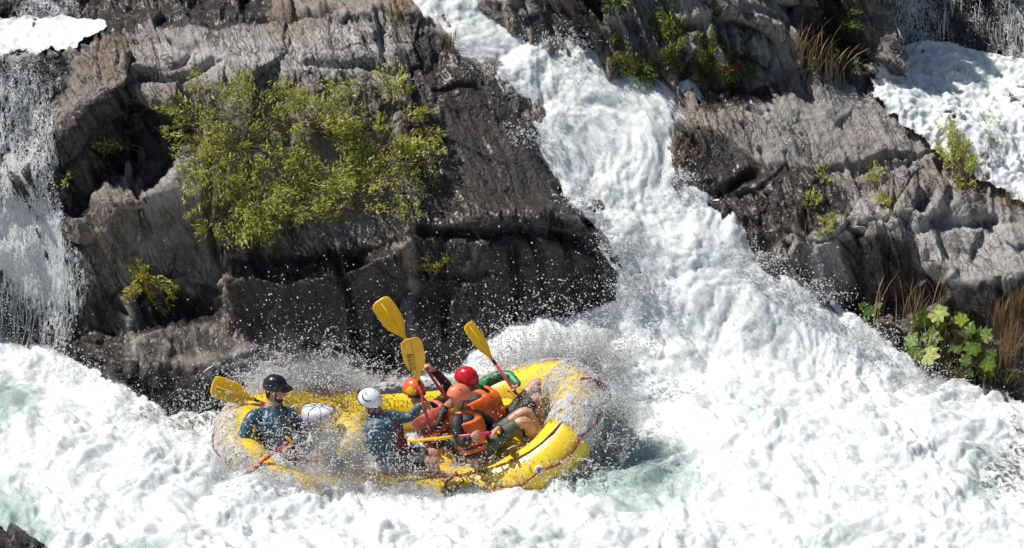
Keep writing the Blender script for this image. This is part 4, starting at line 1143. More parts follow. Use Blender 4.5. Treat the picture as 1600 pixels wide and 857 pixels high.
P_GUIDE = (V(326, 784, -0.62), V(452, 690, -0.02))
paddle('pink shafted paddle dipping into the foam at the stern, held by the guide', *P_GUIDE, (0.3, .5, .6), (.34, .085))
paddle('yellow paddle blade pointing left behind the guide in the black helmet', V(331, 602, 0.55), V(470, 650, 0.75), (0.2, .5, .9), (.44, .115))
P_WHITE = (V(641, 529, 0.10), V(673, 682, 0.18))
paddle('raised paddle with a black logo on its yellow blade, gripped by the white helmeted person', *P_WHITE, (1, .15, -.1), (.44, .112), logo=-.035)
P_ORANGE = (V(592, 469, 0.62), V(705, 634, 0.45))
paddle('tallest raised paddle with its yellow blade tilted left against the dark wall', *P_ORANGE, (1, .25, .6), (.46, .112))
P_RED = (V(730, 506, 0.62), V(831, 650, 0.42))
paddle('raised paddle nearest the bow with a narrow yellow blade beside the red helmet', *P_RED, (.55, .9, .3), (.42, .09))
P_CORAL = (V(637, 690, -0.48), V(778, 676, -0.36))
paddle('level paddle with edge on yellow blade, held by the person in the coral helmet', *P_CORAL, (.0, .93, -.37), (.42, .10))


# ------------------------------------------------------------------ people
def hand_chain(mb, wrist, tipdir, palm_n, grip=None, s=1.0):
    """palm and five separate bent fingers; palm_n points out of the palm"""
    d = Vector(tipdir).normalized(); n_ = Vector(palm_n); n_ = (n_ - d * n_.dot(d)).normalized(); sd_ = d.cross(n_)
    w = Vector(wrist)
    mb.loft([(w, sd_ * .026 * s, n_ * .020 * s), (w + d * .035 * s, sd_ * .038 * s, n_ * .018 * s), (w + d * .085 * s, sd_ * .043 * s, n_ * .015 * s), (w + d * .10 * s, sd_ * .036 * s, n_ * .012 * s)], 10)
    curl = 1.0 if grip else .35
    for k, ln in enumerate((.068, .078, .074, .058)):
        b = w + d * .088 * s + sd_ * (-.031 + .021 * k) * s
        p1 = b + (d * math.cos(.5 * curl) + n_ * math.sin(.5 * curl)) * ln * .45 * s
        p2 = p1 + (d * math.cos(1.5 * curl) + n_ * math.sin(1.5 * curl)) * ln * .33 * s
        p3 = p2 + (d * math.cos(2.4 * curl) + n_ * math.sin(2.4 * curl)) * ln * .26 * s
        mb.tube([b - d * .02 * s, b, p1, p2, p3], [.010 * s, .0098 * s, .009 * s, .0082 * s, .007 * s], 7, round_ends=True)
    b = w + d * .03 * s - sd_ * .033 * s
    q = b + (d * .55 - sd_ * .65 + n_ * .45).normalized() * .038 * s
    q2 = q + (d * .7 + n_ * .75 * curl + sd_ * .1).normalized() * .034 * s
    mb.tube([b + sd_ * .012 * s, b, q, q2], [.014 * s, .0135 * s, .0115 * s, .009 * s], 7, round_ends=True)


def head_mesh(mb, c, f, u, s=1.0):
    """skull, jaw, brow, nose, lips, ears round the head centre c"""
    f, r, u = frame(f, u)
    def p(x, y, z): return Vector(c) + (f * x + r * y + u * z) * s
    mb.ball(p(-.008, 0, .03), f * .098 * s, r * .077 * s, u * .092 * s, 16, 12)
    mb.loft([(p(.02, 0, .0), f * .072 * s, r * .066 * s), (p(.028, 0, -.05), f * .062 * s, r * .058 * s), (p(.038, 0, -.09), f * .048 * s, r * .044 * s), (p(.05, 0, -.113), f * .024 * s, r * .026 * s)], 14)
    mb.tube([p(.088, 0, .018), p(.104, 0, -.012), p(.114, 0, -.034), p(.094, 0, -.043)], [.010 * s, .012 * s, .015 * s, .010 * s], 8, round_ends=True)
    mb.tube([p(.074, -.045, .028), p(.090, 0, .032), p(.074, .045, .028)], [.010 * s, .011 * s, .010 * s], 8, round_ends=True)
    mb.tube([p(.080, -.024, -.066), p(.092, 0, -.064), p(.080, .024, -.066)], [.006 * s, .008 * s, .006 * s], 6, round_ends=True)
    mb.tube([p(.076, -.020, -.077), p(.088, 0, -.078), p(.076, .020, -.077)], [.006 * s, .009 * s, .006 * s], 6, round_ends=True)
    for sg in (-1, 1):
        mb.ball(p(-.005, .078 * sg, -.012), f * .018 * s, r * .008 * s, u * .031 * s, 8, 6)
        mb.ball(p(.055, .045 * sg, -.03), f * .025 * s, r * .022 * s, u * .024 * s, 8, 6)
    return p


def helmet(parent, c, f, u, mat, s=1.0, brim=False, vents=0, ears=False, label=None, swirl=False, patch=None, lip=True):
    f, r, u = frame(f, u)
    def p(x, y, z): return Vector(c) + (f * x + r * y + u * z) * s
    A, B, C_ = .128, .104, .120
    mb = MB(); vs_ = []; nu, nv = 32, 12
    for i in range(nv + 1):
        for k in range(nu):
            ph = 2 * math.pi * k / nu
            # rim sits higher over the brow, lower at ears and nape
            ymax = R(84) + R(22) * (1 - math.cos(ph)) / 2 + (R(14) * abs(math.sin(ph)) ** 3 if ears else R(4) * abs(math.sin(ph)))
            th = ymax * i / nv
            e = 1.0 + .012 * math.cos(6 * ph) * math.sin(th) ** 2
            vs_.append(p(A * math.sin(th) * math.cos(ph) * e - .01, B * math.sin(th) * math.sin(ph) * e, C_ * math.cos(th) + .03))
    fs_ = [(i * nu + k, (i + 1) * nu + k, (i + 1) * nu + (k + 1) % nu, i * nu + (k + 1) % nu) for i in range(nv) for k in range(nu)]
    mb.add(vs_, fs_)
    o = mb.build('helmet', mat, parent)
    so = o.modifiers.new('thickness', 'SOLIDIFY'); so.thickness = .010; so.offset = -1
    if label: o['label'] = label
    if lip:
        rim = vs_[nv * nu:]
        mb = MB(); mb.tube(rim + [rim[0]], .0055 * s, 6, caps=False); mb.build('helmet_rim', M_STRAP if mat is not M_HCOR else mat, o)
    if brim:
        mb = MB(); g = []
        for i in range(5):
            for k in range(13):
                a = R(-62 + 124 * k / 12); d = .118 + .062 * (i / 4) * math.cos(a * 1.05)
                g.append(p(d * math.cos(a) - .008, .100 / .118 * d * math.sin(a) * .92, .045 - .018 * (i / 4) ** 1.5))
        mb.add(g, [(i * 13 + k, (i + 1) * 13 + k, (i + 1) * 13 + k + 1, i * 13 + k + 1) for i in range(4) for k in range(12)])
        b = mb.build('visor', mat, o); so = b.modifiers.new('t', 'SOLIDIFY'); so.thickness = .006
    for k in range(vents):
        ph = 2 * math.pi * (k % 6) / 6 + (.5 if k >= 6 else 0); th = R(52 if k < 6 else 28)
        n_ = (f * math.sin(th) * math.cos(ph) / A + r * math.sin(th) * math.sin(ph) / B + u * math.cos(th) / C_).normalized()
        cc = p(A * math.sin(th) * math.cos(ph) - .01, B * math.sin(th) * math.sin(ph), C_ * math.cos(th) + .03) + n_ * .001
        a_ = n_.orthogonal().normalized()
        mb = MB(); mb.loft([(cc - n_ * .003, a_ * .010, n_.cross(a_) * .010), (cc + n_ * .0015, a_ * .009, n_.cross(a_) * .009)], 10); mb.build('vent', M_STRAP, o)
    if swirl:
        sg = swirl
        mb = MB()
        def sp(ph, th, e=1.015): return p(A * e * math.sin(th) * math.cos(ph) - .01, sg * B * e * math.sin(th) * math.sin(ph), C_ * e * math.cos(th) + .03)
        mb.tube([sp(R(140), R(58)), sp(R(128), R(70)), sp(R(108), R(74)), sp(R(90), R(68)), sp(R(80), R(55))], [.003, .007, .008, .007, .003], 6)
        mb.tube([sp(R(150), R(48)), sp(R(135), R(44)), sp(R(120), R(48))], [.003, .006, .003], 6)
        mb.build('logo', M_LOGO, o)
    if patch:
        for ph0, th0, rr, m_ in patch:
            mb = MB(); g = []
            for i in range(5):
                for k in range(12):
                    a = 2 * math.pi * k / 12; q = rr * i / 4 * (1 + .2 * math.sin(3 * a))
                    ph = R(ph0) + q * math.cos(a) * 1.2; th = R(th0) + q * math.sin(a)
                    g.append(p(A * 1.02 * math.sin(th) * math.cos(ph) - .01, B * 1.02 * math.sin(th) * math.sin(ph), C_ * 1.02 * math.cos(th) + .03))
            mb.add(g, [(i * 12 + k, (i + 1) * 12 + k, (i + 1) * 12 + (k + 1) % 12, i * 12 + (k + 1) % 12) for i in range(4) for k in range(12)])
            mb.build('colour_patch', m_, o)
    # chin strap
    mb = MB()
    for sg in (-1, 1):
        mb.tube([p(.02, .084 * sg, .01), p(.03, .074 * sg, -.06), p(.045, .045 * sg, -.112), p(.052, 0, -.124)], .006, 6)
    mb.build('chin_strap', M_STRAP, o)
    return o


def limb(mb, pts, rad, n=12):
    mb.tube(pts, rad, n, round_ends=True, smooth=2)


def person(label, neck, hip, face, head_c, head_u, arms, legs, chest_f, vest_mat, top_mat, hmat, hopt, sleeves=True, shorts=None, vest_len=1.0, pads=(), extra=None, goggles=False, beard=False, sleeve_mat=None, glove=None, s=1.0, vest_gap=0.0):
    neck, hip, head_c = Vector(neck), Vector(hip), Vector(head_c)
    root = empty('person', hip, label, 'person')
    up = (neck - hip).normalized(); f, r, u = frame(chest_f, up)
    f = (f - up * f.dot(up)).normalized(); r = f.cross(up).normalized()
    Lt = (neck - hip).length
    def tp(h, x=0, y=0): return hip + up * Lt * h + f * x + r * y
    secs = [(-.16, .0, .10, .15), (0.0, .0, .115, .172), (.22, .005, .105, .158), (.45, .012, .112, .165), (.68, .012, .122, .188), (.84, .0, .105, .195), (.94, -.006, .075, .13), (1.02, -.004, .056, .062)]
    def torso(mb, lo, hi, grow, n=18, power=.9):
        ss = []
        hs = [lo + (hi - lo) * k / 9 for k in range(10)]
        for h in hs:
            for a, b in zip(secs[:-1], secs[1:]):
                if a[0] <= h <= b[0] + 1e-6:
                    t = (h - a[0]) / (b[0] - a[0]); x = a[1] + (b[1] - a[1]) * t; df = a[2] + (b[2] - a[2]) * t; dr = a[3] + (b[3] - a[3]) * t; break
            ss.append((tp(h, x), f * (df + grow), r * (dr + grow)))
        mb.loft(ss, n, power)
    body = MB()
    torso(body, -.16, 1.02, 0)
    ncd = (head_c - neck)
    limb(body, [tp(.93), neck + ncd * .25, head_c - Vector(head_u).normalized() * .03], [.062, .056, .055])
    head_mesh(body, head_c, face, head_u, s)
    wear = MB()                                     # top: shirt or jacket
    torso(wear, -.05, .97, .014)
    hands = []
    for a in arms:
        sh, el, wr = Vector(a['sh']), Vector(a['el']), Vector(a['wr'])
        limb(body, [tp(.82).lerp(sh, .55), sh, el, wr], [.060, .052, .040, .027])
        hd = Vector(a.get('dir', (wr - el)))
        hand_chain(body, wr, hd, a.get('palm', (0, -1, 0)), True, s)
        end = wr if a.get('long', True) else sh.lerp(el, .75)
        if a.get('long', True): limb(a.get('mb', wear), [tp(.82).lerp(sh, .45), sh, el, wr.lerp(el, .06)], [.078, .068, .056, .042])
        else: limb(a.get('mb', wear), [tp(.82).lerp(sh, .45), sh, end], [.078, .068, .064])
    leg_w = MB()
    for lg in legs:
        h0, kn, an = [Vector(q) for q in lg[:3]]
        limb(body, [tp(0.02).lerp(h0, .6), h0, h0.lerp(kn, .55), kn, kn.lerp(an, .3), an], [.085, .085, .074, .056, .057, .036])
        ft = Vector(lg[3]) if len(lg) > 3 else an + Vector((.14, -.03, -.05))
        limb(body, [an, an.lerp(ft, .5), ft], [.036, .040, .026])
        if shorts: limb(leg_w, [tp(0.02).lerp(h0, .5), h0, h0.lerp(kn, lg[4] if len(lg) > 4 else .7)], [.105, .10, .083])
    bo = body.build('body', M_SKIN, root, remesh=.0095, lap=2)
    wear.build('jacket' if sleeves else 'shirt', top_mat, root, remesh=.013, lap=2)
    for a in arms:
        if 'mb' in a and a.get('smat'): a['mb'].build('sleeve', a['smat'], root, remesh=.012, lap=2); a['smat'] = None
    if shorts: leg_w.build('shorts', shorts, root, remesh=.014, lap=2)
    # buoyancy vest: two foam panels joined by shoulder and side straps
    ve = MB(); torso(ve, .10, .80, .046, 24, .72)
    for sg in (-1, 1):
        ve.tube([tp(.74, .12, .095 * sg), tp(.90, .085, .10 * sg), tp(1.0, 0, .098 * sg), tp(.92, -.09, .10 * sg), tp(.76, -.115, .095 * sg)], [.04, .036, .030, .036, .04], 10, smooth=1)
    vo = ve.build('life_vest', vest_mat, root, remesh=.013, lap=3)
    for (h, ang, w_, hh, m_) in pads:
        a = R(ang); d = f * math.cos(a) - r * math.sin(a)
        rad = ((math.cos(a) * .165) ** 2 + (math.sin(a) * .225) ** 2) ** .5
        c = tp(h) + d * (rad - .012); t_ = d.cross(up)
        mb = MB(); mb.loft([(c - d * .01, t_ * w_, up * hh), (c + d * .012, t_ * w_ * .92, up * hh * .92), (c + d * .02, t_ * w_ * .6, up * hh * .6)], 14, .7)
        mb.build('vest_pad', m_, vo)
    for h in (.22, .50):
        mb = MB(); q = []
        for k in range(25):
            a = 2 * math.pi * k / 24; q.append(tp(h) + f * math.cos(a) * .168 + r * math.sin(a) * .222)
        mb.tube(q, .010, 6); mb.build('belt_strap', M_STRAP, vo)
    hf, hr, hu = frame(face, head_u)
    for sg in (-1, 1):
        mb = MB(); mb.ball(head_c + (hf * .079 + hr * .031 * sg + hu * .008) * s, hf * .012, hr * .014, hu * .009, 8, 6); mb.build('eye', M_EYE, bo)
    ho = helmet(root, head_c + hu * .008, face, head_u, hmat, s, **hopt)
    if beard:
        mb = MB(); mb.loft([(head_c + hf * .040 + hu * -.078, hf * .056, hr * .060), (head_c + hf * .045 + hu * -.10, hf * .050, hr * .050), (head_c + hf * .054 + hu * -.125, hf * .026, hr * .028)], 12); mb.build('beard', M_HAIR, root)
        mb = MB(); mb.loft([(head_c - hf * .065 + hu * .01, hf * .038, hr * .074), (head_c - hf * .065 - hu * .05, hf * .034, hr * .064), (head_c - hf * .06 - hu * .1, hf * .025, hr * .04)], 12); mb.build('hair', M_HAIR, root)
    if goggles:
        mb = MB(); mb.tube([head_c + hf * .03 - hr * .078 + hu * .012, head_c + hf * .088 - hr * .045 + hu * .012, head_c + hf * .104 + hu * .012, head_c + hf * .088 + hr * .045 + hu * .012, head_c + hf * .03 + hr * .078 + hu * .012], [.012, .022, .016, .022, .012], 8); mb.build('sunglasses', M_BLK, root)
    if extra: extra(root, tp, f, r, up)
    return root


def lerp(a, b, t): return Vector(a).lerp(Vector(b), t)


# the guide at the stern
def guide_extra(root, tp, f, r, up):
    for px, py, Y, m_ in ((388, 690, .12, M_LIME), (387, 702, .12, M_GRNC)):
        mb = MB(); c = V(px, py, Y); mb.ball(c, Vector((.035, 0, 0)), Vector((0, .03, 0)), Vector((0, 0, .045)), 10, 7); mb.build('pocket_tab', m_, root)
gp = P_GUIDE
person('person at the stern in a black peaked helmet and navy jacket with pink paddle', V(424, 632, .38), V(432, 722, .30), (1, -.28, -.18), V(431, 609, .36), (.05, -.02, 1),
       [dict(sh=V(392, 650, .22), el=V(377, 690, .10), wr=V(388, 722, .06), dir=(.75, -.1, -.5), palm=(.4, -.2, -.8)),
        dict(sh=V(453, 645, .50), el=V(480, 680, .40), wr=V(458, 695, .14), dir=(-.7, -.5, -.1), palm=(-.1, -.3, -.9))],
       [(V(440, 728, .20), V(505, 715, .05), V(520, 770, .0)), (V(440, 715, .42), V(508, 700, .45), V(530, 760, .40))],
       (1, -.35, 0), M_NAVY, M_NAVY, M_HBLK, dict(brim=True, label='black peaked helmet'), shorts=M_BLKC, pads=((.64, 5, .07, .055, M_PFDO), (.60, -30, .035, .03, M_LIME), (.40, 0, .09, .06, M_PFDR), (.30, -25, .06, .05, M_PFDO)), beard=True, extra=guide_extra)
# white helmet
person('person in a white helmet and blue grey jacket, gripping the paddle with the logo', V(592, 645, .02), V(612, 722, -.12), (.85, -.25, -.42), V(578, 630, .0), (-.25, -.05, .95),
       [dict(sh=V(577, 668, -.13), el=V(584, 708, -.22), wr=V(604, 728, -.25), dir=(.7, -.1, -.4), palm=(.2, -.2, -.9)),
        dict(sh=V(615, 650, .20), el=V(640, 655, .20), wr=lerp(*P_WHITE, .70) + Vector((-.055, .01, .01)), dir=(1, -.1, .05), palm=(.1, -1, 0))],
       [(V(622, 724, -.18), V(676, 722, -.30), V(690, 770, -.2)), (V(625, 716, .05), V(680, 708, .02), V(690, 750, .1))],
       (1, -.35, -.1), M_NAVY, M_TEAL, M_HWHT, dict(ears=True, swirl=1, label='white helmet with a black swirl'), shorts=M_BLKC, pads=((.58, 5, .11, .09, M_PFDR), (.66, -22, .022, .028, M_BLUE), (.30, -10, .12, .08, M_PFDR), (.55, -48, .05, .09, M_PFDR)))
# orange helmet with yellow patch
person('person in an orange and yellow helmet and salmon vest, half hidden behind the logo paddle', V(662, 633, .52), V(694, 694, .35), (.75, -.75, -.15), V(648, 614, .50), (-.15, 0, 1),
       [dict(sh=V(665, 652, .36), el=V(678, 676, .22), wr=lerp(*P_ORANGE, .96) + Vector((-.03, -.04, -.05)), dir=(.5, .1, .6), palm=(.5, .7, 0)),
        dict(sh=V(692, 628, .68), el=V(706, 610, .70), wr=lerp(*P_ORANGE, .68) + Vector((.06, .03, .0)), dir=(-.5, -.2, .6), palm=(-.8, -.4, -.2))],
       [(V(704, 696, .3), V(742, 690, .2), V(760, 725, .2)), (V(704, 690, .5), V(748, 680, .5), V(770, 715, .5))],
       (.85, -.5, 0), M_PFDS, M_BLKC, M_HORG, dict(vents=0, patch=((70, 72, .40, M_BLADE),), label='orange helmet with a yellow patch'), shorts=M_BLKC, pads=((.6, -30, .05, .04, M_STRAP),), goggles=True)
# coral helmet
def coral_extra(root, tp, f, r, up):
    mb = MB(); q = []
    for k in range(17):
        a = 2 * math.pi * k / 16; q.append(tp(.98) + f * .075 * math.cos(a) + r * .085 * math.sin(a))
    mb.tube(q, .017, 8); mb.build('green_collar', M_GRNC, root)
sl = MB()
person('person in a coral helmet, black shirt and orange vest with the level paddle', V(722, 640, .0), V(742, 708, -.08), (.8, .45, -.40), V(716, 624, -.01), (-.12, -.04, 1),
       [dict(sh=V(712, 660, -.20), el=V(722, 697, -.30), wr=lerp(*P_CORAL, .74) + Vector((-.05, -.02, -.03)), dir=(.8, .15, .35), palm=(.1, .9, -.4), mb=sl, smat=M_BLKC),
        dict(sh=V(752, 650, .18), el=V(780, 675, .18), wr=lerp(*P_CORAL, .97) + Vector((.03, .06, .02)), dir=(-.6, -.6, -.2), palm=(-.2, -.5, -.8))],
       [(V(752, 706, -.12), V(820, 655, -.06), V(850, 715, -.02), V(872, 720, -.05), .75), (V(755, 698, .10), V(822, 640, .18), V(850, 690, .2), V(870, 700, .2), .6)],
       (1, .12, -.08), M_PFDO, M_BLKC, M_HCOR, dict(lip=False, vents=4, label='smooth coral helmet'), sleeves=False, shorts=M_OLIVE, pads=((.66, -50, .035, .03, M_STRAP), (.62, -18, .03, .035, M_GREY), (.40, -40, .03, .03, M_STRAP), (.40, -10, .035, .04, M_STRAP)), extra=coral_extra)
# red helmet
sg_ = MB()
person('person in a red helmet with a bright green sleeve and orange vest', V(742, 609, .52), V(776, 676, .36), (.85, -.35, -.35), V(729, 596, .52), (-.2, -.02, 1),
       [dict(sh=V(748, 603, .66), el=V(792, 582, .72), wr=lerp(*P_RED, .69) + Vector((.06, .03, .02)), dir=(-.5, -.3, -.5), palm=(-.8, -.3, -.3), mb=sg_, smat=M_GRNC),
        dict(sh=V(760, 640, .34), el=V(782, 668, .26), wr=lerp(*P_RED, .92) + Vector((-.07, -.03, -.01)), dir=(.85, .1, .15), palm=(.3, .8, .2), long=False)],
       [(V(790, 672, .34), V(838, 620, .36), V(850, 680, .34), V(872, 684, .3), .8), (V(788, 664, .50), V(842, 594, .70), V(862, 640, .62), V(880, 645, .6), .55)],
       (1, -.35, 0), M_PFDO, M_BLKC, M_HRED, dict(vents=12, label='red helmet with small round vents'), sleeves=False, shorts=M_BLKC, pads=((.68, -40, .035, .04, M_STRAP), (.62, -5, .03, .05, M_STRAP), (.62, 30, .03, .04, M_STRAP), (.35, -20, .09, .05, M_PFDO)))

# ------------------------------------------------------------------ plants
def leaf_mat(name, c1, c2, c3, trans=0.35):
    m, t, b, out = new_mat(name); N = NT(t)
    rv = N.attr('tone')
    N.l(N.ramp(rv, (0.0, c1), (0.5, c2), (1.0, c3)), b.inputs['Base Color'])
    b.inputs['Roughness'].default_value = 0.45
    tl = N.n('ShaderNodeBsdfTranslucent'); N.l(N.ramp(rv, (0.0, c2), (1.0, c3)), tl.inputs[0])
    mx = N.n('ShaderNodeMixShader'); mx.inputs[0].default_value = trans
    N.l(b.outputs[0], mx.inputs[1]); N.l(tl.outputs[0], mx.inputs[2]); N.l(mx.outputs[0], out.inputs[0])
    return m


M_WIL = leaf_mat('willow_leaf', (0.08, 0.125, 0.018), (0.34, 0.38, 0.055), (0.66, 0.63, 0.17), .45)
M_RED = leaf_mat('turning_leaf', (0.14, 0.22, 0.025), (0.32, 0.36, 0.04), (0.54, 0.34, 0.05))
M_BRAMBLE = leaf_mat('bramble_leaf', (0.04, 0.08, 0.012), (0.11, 0.17, 0.02), (0.26, 0.32, 0.04))
M_BIG = leaf_mat('umbrella_leaf', (0.035, 0.09, 0.012), (0.12, 0.21, 0.02), (0.38, 0.42, 0.05), .4)
M_FLOWER = leaf_mat('red_flower', (0.5, 0.01, 0.03), (0.6, 0.02, 0.05), (0.7, 0.05, 0.08))
M_DRY = leaf_mat('dry_grass', (0.16, 0.10, 0.045), (0.32, 0.21, 0.10), (0.48, 0.36, 0.19), .2)
M_MOSS = leaf_mat('bank_growth', (0.05, 0.06, 0.014), (0.14, 0.14, 0.03), (0.28, 0.22, 0.07), .2)
M_TWIG = simple_mat('twig', (0.16, 0.11, 0.075), 0.7, 0.2)
G = np.random.RandomState(5)


def leaves_mesh(name, base, dirs, nrm, ln, wd, tone):
    """folded lance leaves: 4 triangles each"""
    n = len(base)
    d = dirs / np.linalg.norm(dirs, axis=1)[:, None]
    s_ = np.cross(d, nrm); s_ /= np.linalg.norm(s_, axis=1)[:, None] + 1e-9
    u = np.cross(s_, d)
    ln = ln[:, None]; wd = wd[:, None]
    v = np.stack([base, base + d * ln * .42 + s_ * wd, base + d * ln * .45 - u * wd * .35, base + d * ln * .42 - s_ * wd, base + d * ln - u * wd * .5], 1).reshape(-1, 3)
    k = np.arange(n)[:, None] * 5
    f = np.concatenate([k + np.array([[0, 1, 2]]), k + np.array([[1, 4, 2]]), k + np.array([[0, 2, 3]]), k + np.array([[2, 4, 3]])])
    me = mesh_np(name, v, f, True)
    set_attr(me, 'tone', np.repeat(tone, 5))
    return me


def twigs_mesh(name, paths, r0, r1):
    """thin three sided stems"""
    vs_, fs_ = [], []
    for p in paths:
        m = len(p); n0 = len(vs_)
        for i, q in enumerate(p):
            t = p[min(i + 1, m - 1)] - p[max(i - 1, 0)]; t = t / (np.linalg.norm(t) + 1e-9)
            a = np.cross(t, [0.3, 0.8, 0.5]); a /= np.linalg.norm(a) + 1e-9; b = np.cross(t, a)
            r = r0 + (r1 - r0) * i / (m - 1)
            for k in range(3):
                vs_.append(q + (a * math.cos(k * 2.094) + b * math.sin(k * 2.094)) * r)
        for i in range(m - 1):
            for k in range(3): fs_.append((n0 + i * 3 + k, n0 + i * 3 + (k + 1) % 3, n0 + i * 3 + 3 + (k + 1) % 3, n0 + i * 3 + 3 + k))
    return mesh_np(name, np.array(vs_), np.array(fs_))


def bush(name, label, cat, root, tips, mat, nleaf=46, ln=(.045, .07), wd=.0075, group=None, sag=.12, bare=.45, r0=.008, spread=.055, tone0=0.0):
    roots = [np.array(r) for r in root] if isinstance(root, list) else [np.array(root)]
    o = empty(name, Vector(roots[0]), label, cat, group)
    paths, B, D_, N_, T = [], [], [], [], []
    for tp_ in tips:
        tp_ = np.array(tp_)
        near = sorted(roots, key=lambda q: np.linalg.norm(tp_ - q) + (.5 if q[2] > tp_[2] else 0))
        rootv = near[0] if G.rand() < .7 else near[min(1, len(near) - 1)]
        dv = tp_ - rootv; L_ = np.linalg.norm(dv)
        b0 = rootv + G.normal(size=3) * .05 * min(1, L_)
        mid = b0 + (tp_ - b0) * .5 + np.array([0, -.1 * L_, .16 * L_]) + G.normal(size=3) * .06 * L_
        t = np.linspace(0, 1, 9)[:, None]
        p = b0 * (1 - t) ** 2 + mid * 2 * t * (1 - t) + tp_ * t ** 2
        p[:, 2] -= sag * .25 * L_ * t[:, 0] ** 3
        p += np.concatenate([np.zeros((1, 3)), G.normal(size=(8, 3)) * .012 * L_])
        paths.append(p)
        axis_end = p[-1] - p[-3]; axis_end /= np.linalg.norm(axis_end)
        shade = G.rand()
        n = int(nleaf * (0.6 + .8 * G.rand()))
        s_ = bare + (1 - bare) * G.rand(n) ** .8
        i = np.clip((s_ * 8).astype(int), 0, 7); fr = s_ * 8 - i
        q = p[i] * (1 - fr)[:, None] + p[i + 1] * fr[:, None]
        q = q + G.normal(size=(n, 3)) * spread * (0.35 + .65 * (1 - s_))[:, None]
        dd = axis_end * .75 + G.normal(size=(n, 3)) * .55 + np.array([0, -.1, .2])
        B.append(q); D_.append(dd); N_.append(G.normal(size=(n, 3)) * .5 + np.array([-.2, -.3, .9])); T.append(np.clip(tone0 + .16 + .6 * shade + G.normal(size=n) * .18, 0, 1))
    B, D_, N_, T = np.concatenate(B), np.concatenate(D_), np.concatenate(N_), np.concatenate(T)
    link('stems', twigs_mesh('stems', paths, r0, r0 * .25), o, [M_TWIG])
    f = link('foliage', leaves_mesh('foliage', B, D_, N_, ln[0] + (ln[1] - ln[0]) * G.rand(len(B)), wd * (.8 + .5 * G.rand(len(B))), T), o, [mat])
    f['kind'] = 'stuff'
    return o


def crown(poly, n, off, clumps=None, csd=20):
    """n tips over the photo outline poly, standing off the rock by off metres"""
    x0, x1 = min(p[0] for p in poly), max(p[0] for p in poly); y0, y1 = min(p[1] for p in poly), max(p[1] for p in poly)
    out = []
    while len(out) < n:
        if clumps and G.rand() < .72:
            c = clumps[G.randint(len(clumps))]; x, y = c[0] + G.normal() * csd, c[1] + G.normal() * csd
        else: x, y = x0 + (x1 - x0) * G.rand(), y0 + (y1 - y0) * G.rand()
        if not inpoly(np.array([x]), np.array([y]), poly)[0]: continue
        w = on_rock(x, y)
        d = (Vector(CAM) - w).normalized()
        out.append(w + d * (off[0] + (off[1] - off[0]) * G.rand()) )
    return out


# the big willow in the middle of the left outcrop
wpoly = [(232, 200), (262, 150), (300, 92), (345, 88), (372, 110), (420, 95), (470, 110), (520, 125), (575, 110), (622, 84), (640, 105), (650, 150), (690, 195), (710, 240), (660, 262), (640, 350), (600, 330), (560, 300), (520, 345), (470, 362), (430, 385), (380, 392), (335, 372), (298, 372), (304, 335), (335, 325), (318, 270), (285, 230)]
wcl = [(450, 145), (480, 160), (520, 150), (470, 200), (430, 150), (545, 270), (495, 285), (530, 215), (480, 240), (605, 255), (300, 110), (340, 150), (390, 130), (310, 195), (360, 205), (420, 190), (350, 250), (400, 245), (450, 240), (330, 230), (460, 290), (420, 300), (380, 280), (510, 250), (560, 240), (500, 185), (550, 190), (600, 190), (610, 120), (625, 105), (640, 230), (440, 330), (390, 340), (365, 370), (312, 355), (410, 365), (480, 330), (530, 300), (580, 270), (690, 215), (625, 330)]
bush('willow_bush', 'large bright green willow bush sprawling over the face of the left outcrop', 'bush', [on_rock(*q) + Vector((0, -.03, .02)) for q in ((560, 325), (455, 300), (380, 235), (600, 235), (500, 205), (400, 335), (330, 190), (620, 160), (340, 340))], crown(wpoly, 330, (.08, .46), wcl, 14), M_WIL, 32, (.045, .078), .0078, sag=.08, bare=.5, r0=.0045, spread=.07)
bush('willow_bush', 'thin outlying willow sprigs spreading to the left of the big willow bush', 'bush', [on_rock(345, 215), on_rock(380, 260)], crown([(228, 190), (262, 150), (310, 100), (320, 330), (300, 370), (260, 230)], 26, (.08, .3)), M_WIL, 26, (.045, .075), .0078, sag=.05, bare=.7, r0=.004, spread=.04)
bush('willow_bush', 'loose willow twigs reaching right over the dark wet slope', 'bush', [on_rock(600, 250), on_rock(620, 190)], crown([(640, 90), (660, 150), (712, 215), (705, 250), (650, 340), (630, 300), (640, 200)], 26, (.08, .3)), M_WIL, 24, (.045, .075), .0078, sag=.05, bare=.7, r0=.004, spread=.04)
# smaller plants growing from cracks
def small(label, root, poly, n, off=(.03, .16), mat=None, nleaf=24, name='shrub', cat='plant', **k):
    return bush(name, label, cat, on_rock(*root), crown(poly, n, off), mat or M_WIL, nleaf, r0=.004, spread=.03, **k)
small('small shrub with green and orange leaves on the dark wall left of the willow', (225, 440), [(186, 470), (195, 440), (180, 405), (212, 392), (235, 425), (280, 440), (275, 485), (248, 492), (225, 455)], 26, mat=M_RED, nleaf=30)
small('lone green sprig sticking out over the shadowed face at left', (215, 235), [(145, 222), (168, 222), (168, 238), (148, 238)], 4, (.10, .2), nleaf=20)
small('tiny green plant low on the shadowed face beside the left waterfall', (105, 285), [(98, 262), (112, 262), (112, 285), (100, 285)], 3, nleaf=14)
small('thin green plant in a crack of the black soaked wall', (672, 440), [(660, 400), (695, 388), (690, 440), (665, 450)], 7, nleaf=12)
small('bright sapling standing at the back edge of the right outcrop', (1500, 290), [(1452, 165), (1478, 160), (1500, 200), (1535, 230), (1525, 290), (1495, 295), (1465, 235)], 46, (.05, .28), nleaf=30, ln=(.04, .06))
